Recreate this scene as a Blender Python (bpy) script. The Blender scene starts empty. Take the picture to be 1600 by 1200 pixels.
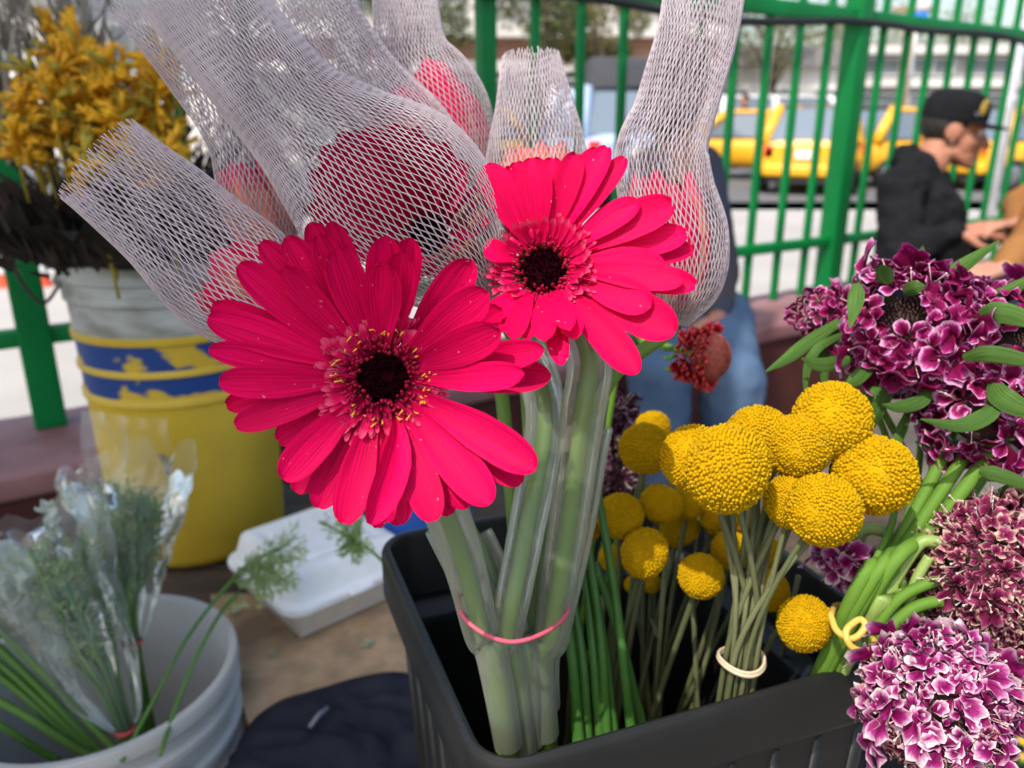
import bpy, bmesh, math, random
from math import sin, cos, pi, radians, sqrt
from mathutils import Vector, Matrix, noise
V = Vector
random.seed(7)
SC = bpy.context.scene
COL = SC.collection

# ---------------------------------------------------------------- camera
FPX, PITCH, CAMZ = 1250.0, radians(17.95), 1.0
cp, sp = cos(PITCH), sin(PITCH)
cam_data = bpy.data.cameras.new('camera'); cam = bpy.data.objects.new('camera', cam_data); COL.objects.link(cam)
cam.location = (0, 0, CAMZ); cam.rotation_euler = (pi / 2 - PITCH, 0, 0)
cam_data.sensor_width = 36; cam_data.lens = 36 * FPX / 1600
cam_data.clip_start = 0.02; cam_data.clip_end = 600
cam_data.dof.use_dof = True; cam_data.dof.focus_distance = 0.325; cam_data.dof.aperture_fstop = 9.5
SC.camera = cam
# ---------------------------------------------------------------- light
SUN_AZ = V((-0.56, -0.83, 0.0)).normalized()      # horizontal direction towards the sun
SUN_EL = radians(54)
TO_SUN = V((SUN_AZ.x * cos(SUN_EL), SUN_AZ.y * cos(SUN_EL), sin(SUN_EL)))
W = bpy.data.worlds.new('World'); SC.world = W; W.use_nodes = True
wn = W.node_tree; bgn = wn.nodes['Background']
sky = wn.nodes.new('ShaderNodeTexSky'); sky.sky_type = 'NISHITA'; sky.sun_disc = False
sky.sun_elevation = SUN_EL; sky.sun_rotation = math.atan2(SUN_AZ.x, SUN_AZ.y)
sky.air_density = 1.3; sky.dust_density = 3.0; sky.ozone_density = 1.0
wn.links.new(sky.outputs[0], bgn.inputs[0]); bgn.inputs[1].default_value = 0.15
sl = bpy.data.lights.new('sun', 'SUN'); sl.energy = 2.7; sl.angle = radians(0.6); sl.color = (1, 0.95, 0.87)
sun = bpy.data.objects.new('sun', sl); COL.objects.link(sun)
sun.rotation_euler = TO_SUN.to_track_quat('Z', 'Y').to_euler(); sun.location = (-3, -3, 6)
SC.view_settings.view_transform = 'Standard'; SC.view_settings.look = 'None'
SC.view_settings.exposure = 0.78; SC.view_settings.gamma = 1.0; SC.view_settings.use_curve_mapping = False
SC.cycles.use_denoising = True
SC.cycles.max_bounces = 10; SC.cycles.transparent_max_bounces = 24
SC.cycles.caustics_reflective = False; SC.cycles.caustics_refractive = False

# ---------------------------------------------------------------- geometry of the view: a pixel of the 1600 px photograph at a depth -> a point
def pt(px, py, d):
    u = (px - 800) / FPX * d; v = (600 - py) / FPX * d
    return V((u, d * cp + v * sp, CAMZ - d * sp + v * cp))
def on_z(px, py, z):
    return pt(px, py, (z - CAMZ) / (-sp + (600 - py) / FPX * cp))
def px2m(n, d): return n * d / FPX
R_, F_, U_ = V((1, 0, 0)), V((0, cp, -sp)), V((0, sp, cp))

# ---------------------------------------------------------------- object helpers
def tag(o, label=None, cat=None, group=None, kind=None):
    if label: o['label'] = label
    if cat: o['category'] = cat
    if group: o['group'] = group
    if kind: o['kind'] = kind
    return o
def empty(name, loc=(0, 0, 0), label=None, cat=None, group=None):
    o = bpy.data.objects.new(name, None); COL.objects.link(o); o.location = loc
    o.empty_display_size = 0.02
    return tag(o, label, cat, group)
def wloc(o):
    p = V((0, 0, 0))
    while o is not None: p = p + o.location; o = o.parent
    return p
class MB:
    """collects shapes (world coordinates) and links them as ONE mesh object"""
    def __init__(s): s.v = []; s.f = []; s.m = []; s.uv = []
    def add(s, verts, faces, uvs=None, mi=0):
        b = len(s.v); s.v.extend([V(q) for q in verts]); s.uv.extend(uvs if uvs else [(0, 0)] * len(verts))
        s.f.extend([tuple(i + b for i in f) for f in faces]); s.m.extend([mi] * len(faces)); return s
    def box(s, c, size, rz=0.0, mi=0, bev=0.0, M=None):
        c = V(c); hx, hy, hz = size[0] / 2, size[1] / 2, size[2] / 2
        if bev <= 0:
            vs = [V((x, y, z)) for z in (-hz, hz) for x, y in ((-hx, -hy), (hx, -hy), (hx, hy), (-hx, hy))]
            fs = [(3, 2, 1, 0), (4, 5, 6, 7), (0, 1, 5, 4), (1, 2, 6, 5), (2, 3, 7, 6), (3, 0, 4, 7)]
        else:
            bm = bmesh.new(); bmesh.ops.create_cube(bm, size=1.0)
            for q in bm.verts: q.co = V((q.co.x * size[0], q.co.y * size[1], q.co.z * size[2]))
            bmesh.ops.bevel(bm, geom=bm.edges[:], offset=bev, segments=2, affect='EDGES', profile=0.6)
            vs = [q.co.copy() for q in bm.verts]; bm.verts.index_update()
            fs = [tuple(q.index for q in f.verts) for f in bm.faces]; bm.free()
        R = M if M else Matrix.Rotation(rz, 3, 'Z')
        return s.add([R @ q + c for q in vs], fs, mi=mi)
    def tube(s, pts, rad, n=8, mi=0, cap=True, flat=None, closed=False):
        pts = [V(p) for p in pts]; k = len(pts)
        rs = rad if isinstance(rad, (list, tuple)) else [rad] * k
        t0 = (pts[1] - pts[0]).normalized(); ref = V((0, 0, 1)) if abs(t0.z) < 0.9 else V((1, 0, 0))
        a = t0.cross(ref).normalized(); vs = []; uv = []
        for i, p in enumerate(pts):
            if closed: t = pts[(i + 1) % k] - pts[i - 1]
            else: t = pts[min(i + 1, k - 1)] - pts[max(i - 1, 0)]
            t = t.normalized() if t.length > 1e-9 else t0
            a = (a - t * a.dot(t)); a = a.normalized() if a.length > 1e-6 else t.orthogonal().normalized()
            b = t.cross(a)
            for j in range(n):
                w = 2 * pi * j / n
                vs.append(p + (a * cos(w) + b * sin(w)) * rs[i]); uv.append((j / n, i / max(1, k - 1)))
        fs = []
        for i in range(k if closed else k - 1):
            i2 = (i + 1) % k
            for j in range(n): fs.append((i * n + j, i * n + (j + 1) % n, i2 * n + (j + 1) % n, i2 * n + j))
        if cap and not closed: fs.append(tuple(range(n - 1, -1, -1))); fs.append(tuple((k - 1) * n + j for j in range(n)))
        return s.add(vs, fs, uv, mi)
    def lathe(s, prof, c=(0, 0, 0), n=32, mi=0, M=None, capb=False, capt=False, a0=0, a1=2 * pi):
        vs = []; uv = []; full = abs(a1 - a0 - 2 * pi) < 1e-6; cols = n if full else n + 1; c = V(c)
        for i, (r, z) in enumerate(prof):
            for j in range(cols):
                w = a0 + (a1 - a0) * j / n; q = V((r * cos(w), r * sin(w), z))
                vs.append((M @ q if M else q) + c); uv.append((j / n, i / max(1, len(prof) - 1)))
        fs = []
        for i in range(len(prof) - 1):
            for j in range(n):
                j2 = (j + 1) % cols
                fs.append((i * cols + j, i * cols + j2, (i + 1) * cols + j2, (i + 1) * cols + j))
        if capb: fs.append(tuple(range(cols - 1, -1, -1)))
        if capt: fs.append(tuple((len(prof) - 1) * cols + j for j in range(cols)))
        return s.add(vs, fs, uv, mi)
    def ball(s, c, r, n=12, m=8, mi=0, M=None):
        r = r if isinstance(r, (tuple, list, Vector)) else (r, r, r); c = V(c); vs = []; fs = []
        for i in range(m + 1):
            a = -pi / 2 + pi * i / m
            for j in range(n):
                w = 2 * pi * j / n; q = V((r[0] * cos(a) * cos(w), r[1] * cos(a) * sin(w), r[2] * sin(a)))
                vs.append((M @ q if M else q) + c)
        for i in range(m):
            for j in range(n): fs.append((i * n + j, i * n + (j + 1) % n, (i + 1) * n + (j + 1) % n, (i + 1) * n + j))
        return s.add(vs, fs, mi=mi)
    def grid(s, rows, uvs=None, mi=0, closed=False):
        k = len(rows); n = len(rows[0]); vs = [q for r in rows for q in r]
        uv = [(j / (n - 1), i / max(1, k - 1)) for i in range(k) for j in range(n)] if uvs is None else uvs
        fs = [(i * n + j, i * n + j + 1, (i + 1) * n + j + 1, (i + 1) * n + j) for i in range(k - 1) for j in range(n - 1)]
        if closed: fs += [(i * n + n - 1, i * n, (i + 1) * n, (i + 1) * n + n - 1) for i in range(k - 1)]
        return s.add(vs, fs, uv, mi)
    def build(s, name, mat, parent=None, smooth=True, kind=None, sharp=None):
        off = wloc(parent) if parent else V((0, 0, 0))
        me = bpy.data.meshes.new(name); me.from_pydata([tuple(q - off) for q in s.v], [], s.f)
        ms = mat if isinstance(mat, (list, tuple)) else [mat]
        for q in ms: me.materials.append(q)
        if len(ms) > 1: me.polygons.foreach_set('material_index', s.m)
        if smooth: me.polygons.foreach_set('use_smooth', [True] * len(s.f))
        uvl = me.uv_layers.new(name='UVMap'); li = [0] * len(me.loops); me.loops.foreach_get('vertex_index', li)
        flat = []
        for i in li: flat.extend(s.uv[i])
        uvl.data.foreach_set('uv', flat)
        me.update()
        if smooth and sharp is not None: me.set_sharp_from_angle(angle=radians(sharp))
        o = bpy.data.objects.new(name, me); COL.objects.link(o)
        if parent: o.parent = parent
        if kind: o['kind'] = kind
        return o
def copy_tree(o, parent=None):
    c = o.copy(); COL.objects.link(c); c.parent = parent
    for ch in o.children: copy_tree(ch, c)
    return c
def bez(ps, n):
    """Catmull-Rom through the points"""
    ps = [V(p) for p in ps]; q = [ps[0] * 2 - ps[1]] + ps + [ps[-1] * 2 - ps[-2]]; out = []
    segs = len(ps) - 1
    for i in range(n):
        t = i / (n - 1) * segs; k = min(int(t), segs - 1); t -= k
        a, b, c, d = q[k], q[k + 1], q[k + 2], q[k + 3]
        out.append(0.5 * ((2 * b) + (c - a) * t + (2 * a - 5 * b + 4 * c - d) * t * t + (3 * b - a - 3 * c + d) * t ** 3))
    return out
def lerp(a, b, t): return a + (b - a) * t
def interp(xs, n):
    out = []
    for i in range(n):
        t = i / (n - 1) * (len(xs) - 1); k = min(int(t), len(xs) - 2); t -= k; t = t * t * (3 - 2 * t) * 0.5 + t * 0.5
        out.append(xs[k] + (xs[k + 1] - xs[k]) * t)
    return out

# ---------------------------------------------------------------- materials
def mat(name, c1, c2=None, scale=8.0, rough=0.55, bump=0.0, bscale=None, spec=0.4, metal=0.0, trans=0.0, tcol=None,
        coord='Object', stretch=(1, 1, 1), lo=0.35, hi=0.65, detail=4.0, alpha=1.0, rvar=0.0, coat=0.0):
    m = bpy.data.materials.new(name); m.use_nodes = True; nt = m.node_tree; N = nt.nodes; L = nt.links
    b = N['Principled BSDF']; out = N['Material Output']
    b.inputs['Base Color'].default_value = (*c1, 1); b.inputs['Roughness'].default_value = rough
    b.inputs['Metallic'].default_value = metal; b.inputs['Specular IOR Level'].default_value = spec
    b.inputs['Coat Weight'].default_value = coat
    colsock = None
    if c2 is not None or bump > 0:
        tc = N.new('ShaderNodeTexCoord'); mp = N.new('ShaderNodeMapping'); mp.inputs['Scale'].default_value = stretch
        L.new(tc.outputs[coord], mp.inputs[0])
    if c2 is not None:
        nz = N.new('ShaderNodeTexNoise'); nz.inputs['Scale'].default_value = scale; nz.inputs['Detail'].default_value = detail
        L.new(mp.outputs[0], nz.inputs['Vector'])
        rp = N.new('ShaderNodeValToRGB'); e = rp.color_ramp.elements
        e[0].position = lo; e[0].color = (*c1, 1); e[1].position = hi; e[1].color = (*c2, 1)
        L.new(nz.outputs['Fac'], rp.inputs[0]); L.new(rp.outputs[0], b.inputs['Base Color']); colsock = rp.outputs[0]
        if rvar:
            mr = N.new('ShaderNodeMapRange'); mr.inputs['To Min'].default_value = max(0, rough - rvar); mr.inputs['To Max'].default_value = min(1, rough + rvar)
            L.new(nz.outputs['Fac'], mr.inputs['Value']); L.new(mr.outputs[0], b.inputs['Roughness'])
    if bump > 0:
        n2 = N.new('ShaderNodeTexNoise'); n2.inputs['Scale'].default_value = bscale or scale; n2.inputs['Detail'].default_value = 5
        L.new(mp.outputs[0], n2.inputs['Vector'])
        bp = N.new('ShaderNodeBump'); bp.inputs['Strength'].default_value = bump; bp.inputs['Distance'].default_value = 0.002
        L.new(n2.outputs['Fac'], bp.inputs['Height']); L.new(bp.outputs[0], b.inputs['Normal'])
    if trans > 0:
        t = N.new('ShaderNodeBsdfTranslucent'); t.inputs[0].default_value = (*(tcol or c1), 1)
        if colsock is not None and tcol is None: L.new(colsock, t.inputs[0])
        mx = N.new('ShaderNodeMixShader'); mx.inputs[0].default_value = trans
        L.new(b.outputs[0], mx.inputs[1]); L.new(t.outputs[0], mx.inputs[2]); L.new(mx.outputs[0], out.inputs[0])
    if alpha < 1: b.inputs['Alpha'].default_value = alpha
    return m
def film(name, col, clear=0.7, rough=0.12, gloss=0.5, bump=0.0, bscale=60, trans=0.4, edge=0.3):
    """thin clear plastic: mostly see-through, a milky part, a shiny part that grows at grazing angles"""
    m = bpy.data.materials.new(name); m.use_nodes = True; nt = m.node_tree; N = nt.nodes; L = nt.links
    N.remove(N['Principled BSDF']); out = N['Material Output']
    tr = N.new('ShaderNodeBsdfTransparent'); tr.inputs[0].default_value = (0.97, 0.98, 0.97, 1)
    df = N.new('ShaderNodeBsdfDiffuse'); df.inputs[0].default_value = (*col, 1)
    tl = N.new('ShaderNodeBsdfTranslucent'); tl.inputs[0].default_value = (*col, 1)
    gl = N.new('ShaderNodeBsdfGlossy'); gl.inputs['Roughness'].default_value = rough; gl.inputs[0].default_value = (1, 1, 1, 1)
    m1 = N.new('ShaderNodeMixShader'); m1.inputs[0].default_value = trans
    L.new(df.outputs[0], m1.inputs[1]); L.new(tl.outputs[0], m1.inputs[2])
    lw = N.new('ShaderNodeLayerWeight'); lw.inputs[0].default_value = edge
    ma = N.new('ShaderNodeMath'); ma.operation = 'MULTIPLY_ADD'; ma.inputs[1].default_value = 0.6; ma.inputs[2].default_value = 1 - clear
    ma.use_clamp = True; L.new(lw.outputs['Facing'], ma.inputs[0])
    m2 = N.new('ShaderNodeMixShader'); L.new(ma.outputs[0], m2.inputs[0]); L.new(tr.outputs[0], m2.inputs[1]); L.new(m1.outputs[0], m2.inputs[2])
    fr = N.new('ShaderNodeFresnel'); fr.inputs[0].default_value = 1.45
    mg = N.new('ShaderNodeMath'); mg.operation = 'MULTIPLY'; mg.inputs[1].default_value = gloss; L.new(fr.outputs[0], mg.inputs[0])
    m3 = N.new('ShaderNodeMixShader'); L.new(mg.outputs[0], m3.inputs[0]); L.new(m2.outputs[0], m3.inputs[1]); L.new(gl.outputs[0], m3.inputs[2])
    L.new(m3.outputs[0], out.inputs[0])
    if bump > 0:
        tc = N.new('ShaderNodeTexCoord'); n2 = N.new('ShaderNodeTexNoise'); n2.inputs['Scale'].default_value = bscale; n2.inputs['Detail'].default_value = 3
        L.new(tc.outputs['Object'], n2.inputs['Vector']); bp = N.new('ShaderNodeBump'); bp.inputs['Strength'].default_value = bump
        bp.inputs['Distance'].default_value = 0.004; L.new(n2.outputs['Fac'], bp.inputs['Height'])
        for q in (df, gl, tl): L.new(bp.outputs[0], q.inputs['Normal'])
        L.new(bp.outputs[0], fr.inputs['Normal'])
    return m
def petal_mat(name, base, vein, tip=None, trans=0.3, rough=0.5, tipstart=0.8, spots=0.0, spotcol=(0.8, 0.3, 0.35), bump=0.25, backcol=None, edgew=0.0, edgecol=None):
    """UV: x across the petal, y from base to tip; fine lengthwise veins"""
    m = bpy.data.materials.new(name); m.use_nodes = True; nt = m.node_tree; N = nt.nodes; L = nt.links
    b = N['Principled BSDF']; out = N['Material Output']
    b.inputs['Roughness'].default_value = rough; b.inputs['Specular IOR Level'].default_value = 0.07
    uv = N.new('ShaderNodeTexCoord'); mp = N.new('ShaderNodeMapping'); mp.inputs['Scale'].default_value = (26, 1.6, 1); L.new(uv.outputs['UV'], mp.inputs[0])
    oi = N.new('ShaderNodeObjectInfo'); off = N.new('ShaderNodeVectorMath'); off.operation = 'ADD'
    mlt = N.new('ShaderNodeMath'); mlt.operation = 'MULTIPLY'; mlt.inputs[1].default_value = 40; L.new(oi.outputs['Random'], mlt.inputs[0])
    L.new(mp.outputs[0], off.inputs[0]); L.new(mlt.outputs[0], off.inputs[1])
    nz = N.new('ShaderNodeTexNoise'); nz.inputs['Scale'].default_value = 1.0; nz.inputs['Detail'].default_value = 3; L.new(off.outputs[0], nz.inputs['Vector'])
    rp = N.new('ShaderNodeValToRGB'); e = rp.color_ramp.elements; e[0].position = 0.38; e[0].color = (*vein, 1); e[1].position = 0.62; e[1].color = (*base, 1)
    L.new(nz.outputs['Fac'], rp.inputs[0]); cur = rp.outputs[0]
    hv = N.new('ShaderNodeHueSaturation'); rr = N.new('ShaderNodeMapRange'); rr.inputs['To Min'].default_value = 0.82; rr.inputs['To Max'].default_value = 1.12
    L.new(oi.outputs['Random'], rr.inputs['Value']); L.new(rr.outputs[0], hv.inputs['Value']); L.new(cur, hv.inputs['Color']); cur = hv.outputs[0]
    sx = N.new('ShaderNodeSeparateXYZ'); L.new(uv.outputs['UV'], sx.inputs[0])
    def mix(fac, col):
        nonlocal cur
        x = N.new('ShaderNodeMixRGB'); L.new(fac, x.inputs[0]); L.new(cur, x.inputs[1]); x.inputs[2].default_value = (*col, 1); cur = x.outputs[0]
    if tip is not None:
        n3 = N.new('ShaderNodeTexNoise'); n3.inputs['Scale'].default_value = 7; L.new(uv.outputs['UV'], n3.inputs['Vector'])
        ad = N.new('ShaderNodeMath'); ad.operation = 'MULTIPLY_ADD'; ad.inputs[1].default_value = 0.22; L.new(n3.outputs['Fac'], ad.inputs[0]); L.new(sx.outputs[1], ad.inputs[2])
        r2 = N.new('ShaderNodeMapRange'); r2.inputs['From Min'].default_value = tipstart + 0.05; r2.inputs['From Max'].default_value = tipstart + 0.22; L.new(ad.outputs[0], r2.inputs['Value'])
        mix(r2.outputs[0], tip)
    if spots > 0:
        n4 = N.new('ShaderNodeTexNoise'); n4.inputs['Scale'].default_value = 420; n4.inputs['Detail'].default_value = 1; L.new(uv.outputs['Object'], n4.inputs['Vector'])
        r3 = N.new('ShaderNodeMapRange'); r3.inputs['From Min'].default_value = 0.76 - 0.04 * spots; r3.inputs['From Max'].default_value = 0.80; L.new(n4.outputs['Fac'], r3.inputs['Value'])
        mix(r3.outputs[0], spotcol)
    if backcol is not None:
        ge = N.new('ShaderNodeNewGeometry'); mix(ge.outputs['Backfacing'], backcol)
    L.new(cur, b.inputs['Base Color'])
    bp = N.new('ShaderNodeBump'); bp.inputs['Strength'].default_value = bump; bp.inputs['Distance'].default_value = 0.0006
    L.new(nz.outputs['Fac'], bp.inputs['Height']); L.new(bp.outputs[0], b.inputs['Normal'])
    t = N.new('ShaderNodeBsdfTranslucent'); L.new(cur, t.inputs[0])
    mx = N.new('ShaderNodeMixShader'); mx.inputs[0].default_value = trans
    L.new(b.outputs[0], mx.inputs[1]); L.new(t.outputs[0], mx.inputs[2]); L.new(mx.outputs[0], out.inputs[0])
    return m
# ================================================================ SETTING
m_pave = mat('pavement_concrete', (0.43, 0.395, 0.36), (0.35, 0.325, 0.295), scale=0.9, rough=0.9, bump=0.3, bscale=30)
m_floor = mat('market_floor_concrete', (0.16, 0.14, 0.125), (0.09, 0.08, 0.075), scale=3, rough=0.9, bump=0.3, bscale=40)
m_asph = mat('asphalt', (0.16, 0.16, 0.165), (0.115, 0.115, 0.12), scale=0.7, rough=0.9, bump=0.3, bscale=60)
m_kerb = mat('kerb_stone', (0.55, 0.53, 0.50), (0.42, 0.41, 0.39), scale=3, rough=0.85)
m_line = mat('road_paint', (0.75, 0.74, 0.70), (0.55, 0.54, 0.5), scale=6, rough=0.8)
m_red = mat('maroon_wall_paint', (0.052, 0.010, 0.008), (0.075, 0.018, 0.013), scale=7, rough=0.75, bump=0.25, bscale=60)
m_cope = mat('worn_sky_paled_coping', (0.30, 0.155, 0.155), (0.19, 0.075, 0.072), scale=9, rough=0.6, bump=0.25, bscale=50, lo=0.3, hi=0.75)  # paler than the wall face: dust plus sky light painted into the colour
m_green = mat('green_fence_paint', (0.001, 0.20, 0.045), (0.001, 0.155, 0.034), scale=5, rough=0.5, bump=0.15, bscale=90, spec=0.25)
m_cable = mat('black_cable', (0.012, 0.013, 0.014), rough=0.5)

gnd = MB().box((0, 100, -0.14), (400, 420, 0.02)); o = gnd.build('ground', m_asph, smooth=False); tag(o, kind='structure')
# fence line (base on the wall top), measured from two posts of the photograph
ZW = 0.38
SP = 0.155; PB = on_z(1290, 455, ZW); FD = (PB - on_z(65, 665, ZW)); FD.z = 0; FD.normalize(); A0 = PB - FD * SP * 17; FN = V((FD.y, -FD.x, 0))   # FN: towards the camera side
def fb(t, z=0.0, out=0.0): q = A0 + FD * (SP * (t + 7)) + FN * out; return V((q.x, q.y, z))
ANG = math.atan2(FD.y, FD.x)
front = (on_z(0, 752, ZW) - A0).dot(FN)
front2 = (on_z(1150, 520, ZW) - A0).dot(FN)
WF = (front + front2) / 2; WB = -0.10
print('wall front', front, front2, 'bar0', fb(0))
def slab(name, pts2, z0, z1, m):
    n = len(pts2); vs = [V((x, y, z0)) for x, y in pts2] + [V((x, y, z1)) for x, y in pts2]
    fs = [tuple(range(n - 1, -1, -1)), tuple(range(n, 2 * n))] + [(i, (i + 1) % n, n + (i + 1) % n, n + i) for i in range(n)]
    o = MB().add(vs, fs).build(name, m, smooth=False); tag(o, kind='structure'); return o
def q2(t, out): p = fb(t, 0, out); return (p.x, p.y)
slab('market_floor', [q2(-40, 6), q2(80, 6), q2(80, 0.0), q2(-40, 0.0)], -0.13, 0.0, m_floor)
slab('pavement', [q2(-90, -0.02), q2(110, -0.02), (26, 9.85), (-26, 9.85)], -0.13, 0.0, m_pave)
kb = empty('kerb', (0, 9.93, 0)); tag(kb, kind='structure')
for i in range(36):
    MB().box((-18 + i * 1.0, 9.93, -0.06), (0.988, 0.14, 0.13), bev=0.012).build('kerb_stone', m_kerb, kb)
o = MB().box((0, 10.55, -0.124), (60, 0.13, 0.006)).build('road_line', m_line, smooth=False); tag(o, kind='structure')
slab('far_pavement', [(-60, 24.5), (60, 24.5), (60, 70), (-60, 70)], -0.128, 0.0, m_pave)

# low wall
wall = empty('low_wall', fb(0, 0), 'low maroon painted wall with worn pinkish top, paled by painted-in sky light, carrying the green fence', 'wall')
def wseg(z0, z1, f, b, m, nm, bev):
    c = fb(12, (z0 + z1) / 2, (f + b) / 2)
    return MB().box(c, (SP * 74, f - b, z1 - z0), rz=ANG, bev=bev).build(nm, m, wall)
wseg(-0.05, ZW - 0.05, WF - 0.012, WB + 0.012, m_red, 'wall_body', 0.004)
wseg(ZW - 0.05, ZW, WF, WB, m_cope, 'coping', 0.008)

# fence
fence = empty('steel_fence', fb(0, ZW), 'green painted steel bar fence standing on the low maroon wall', 'fence')
ZT, ZL = 1.362, 0.578
bar_t = [-7.0 + 0.0, ] ; 
bar_me = None
for i in range(-6, 34):
    if i in (-3, -2, 10, 20, 30): continue
    w = 0.0225
    b = MB().box(fb(i, (ZW + 2.25) / 2), (w, w, 2.25 - ZW), rz=ANG, bev=0.0035).build('bar', m_green, fence)
for t, w in ((-7.22, 0.062), (0, 0.045), (10, 0.072), (20, 0.072), (30, 0.072)):
    MB().box(fb(t, (ZW + 2.32) / 2), (w, w, 2.32 - ZW), rz=ANG, bev=0.006).build('post', m_green, fence)
    if w > 0.07: MB().box(fb(t, ZW + 0.004), (0.15, 0.15, 0.008), rz=ANG).build('base_plate', m_green, fence, smooth=False)
for z, h in ((ZT, 0.05), (ZL, 0.036), (2.2, 0.04)):
    c = fb(12, z); MB().box(c, (SP * 70, 0.036, h), rz=ANG, bev=0.004).build('rail', m_green, fence)
for t in range(-2, 18, 4):   # weld beads where the post meets the rails
    pass
# black cable lashed along the top rail and sagging towards the right
cab = []
for i in range(60):
    t = -3 + i * 0.42
    sag = 0.02 * sin(t * 0.9) + (0.055 if t > 8 else 0.0) * min(1, (t - 8) / 3) - 0.016 * max(0, t - 13) * 0.5
    cab.append(fb(t, ZT - 0.028 + 0.6 * (sag - 0.03), 0.035))
tag(MB().tube(cab, 0.013, 8).build('cable', m_cable), 'thick black cable lashed along the upper rail of the green fence', 'cable')

# ---------------------------------------------------------------- far side of the street
m_white = mat('white_render', (0.72, 0.69, 0.65), (0.60, 0.57, 0.53), scale=0.6, rough=0.85)
m_brick = mat('brick_red', (0.36, 0.20, 0.14), (0.28, 0.15, 0.10), scale=1.2, rough=0.85)
m_grey = mat('grey_facade', (0.30, 0.29, 0.29), (0.24, 0.235, 0.235), scale=0.5, rough=0.8)
m_glass = mat('window_glass', (0.10, 0.115, 0.13), (0.16, 0.18, 0.2), scale=0.8, rough=0.15, spec=0.6)
m_roof = mat('roof_sheet', (0.25, 0.24, 0.235), (0.18, 0.175, 0.17), scale=1.5, rough=0.6)
m_frame = mat('window_frame', (0.55, 0.55, 0.54), rough=0.6)
def building(name, label, x0, x1, y, depth, bands, wins, loc_h):
    e = empty(name, ((x0 + x1) / 2, y, 0), label, 'building')
    for (z0, z1, pr, m, nm) in bands:
        MB().box(((x0 + x1) / 2, y + depth / 2 - pr / 2, (z0 + z1) / 2), (x1 - x0, depth + pr, z1 - z0)).build(nm, m, e, smooth=False)
    for (z0, z1, pitch, w, off) in wins:
        x = x0 + off
        while x + w < x1:
            fr = MB()
            for dx, dz, sx, sz in ((0, (z1 - z0) / 2, w, .07), (0, -(z1 - z0) / 2, w, .07), (-w / 2, 0, .07, z1 - z0), (w / 2, 0, .07, z1 - z0), (0, 0, .05, z1 - z0)):
                fr.box((x + w / 2 + dx, y - 0.09, (z0 + z1) / 2 + dz), (sx + 0.001, 0.09, sz))
            f = fr.build('window', m_frame, e, smooth=False)
            MB().box((x + w / 2, y - 0.055, (z0 + z1) / 2), (w - .07, 0.02, z1 - z0 - .07)).build('pane', m_glass, f, smooth=False)
            x += pitch
    return e
building('shop_building', 'long shop building with red brick band between two white slabs behind the light blue car', -10.5, 7.2, 30, 8,
         [(0, 2.75, 0, m_grey, 'ground_floor'), (2.75, 3.12, 0.25, m_white, 'fascia'), (3.12, 3.85, 0, m_brick, 'brick_band'), (3.85, 4.3, 0.5, m_white, 'slab'), (4.3, 7.4, -0.3, m_white, 'upper_floor'), (7.4, 7.8, 0.4, m_roof, 'roof')],
         [(0.4, 2.5, 2.6, 2.1, 0.4), (4.9, 6.6, 2.2, 1.5, 0.6)], 7)
building('terrace_building', 'grey building with two white floor bands behind the yellow taxis', 15.0, 36, 38, 8,
         [(0, 2.6, 0, m_grey, 'ground_floor'), (2.6, 2.95, 0.35, m_white, 'fascia'), (2.95, 3.95, 0, m_grey, 'wall'), (3.95, 4.3, 0.45, m_white, 'parapet'), (4.3, 4.45, -0.2, m_roof, 'roof')],
         [(0.5, 2.3, 2.4, 1.9, 0.3), (3.1, 3.8, 2.4, 1.8, 0.3)], 4)
building('low_house', 'pale house with grey sheet roof between the shop building and the terrace', 8.2, 14.4, 36, 7,
         [(0, 3.3, 0, m_white, 'wall'), (3.3, 4.1, 0.4, m_roof, 'roof')], [(1.1, 2.4, 2.0, 1.2, 0.5)], 4)
building('left_building', 'white rendered building far behind the yellow bucket', -34, -11.5, 33, 8,
         [(0, 5.2, 0, m_white, 'wall'), (5.2, 5.5, 0.3, m_roof, 'roof')], [(1, 2.6, 2.6, 1.6, 0.6), (3.2, 4.6, 2.6, 1.6, 0.6)], 5)

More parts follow.
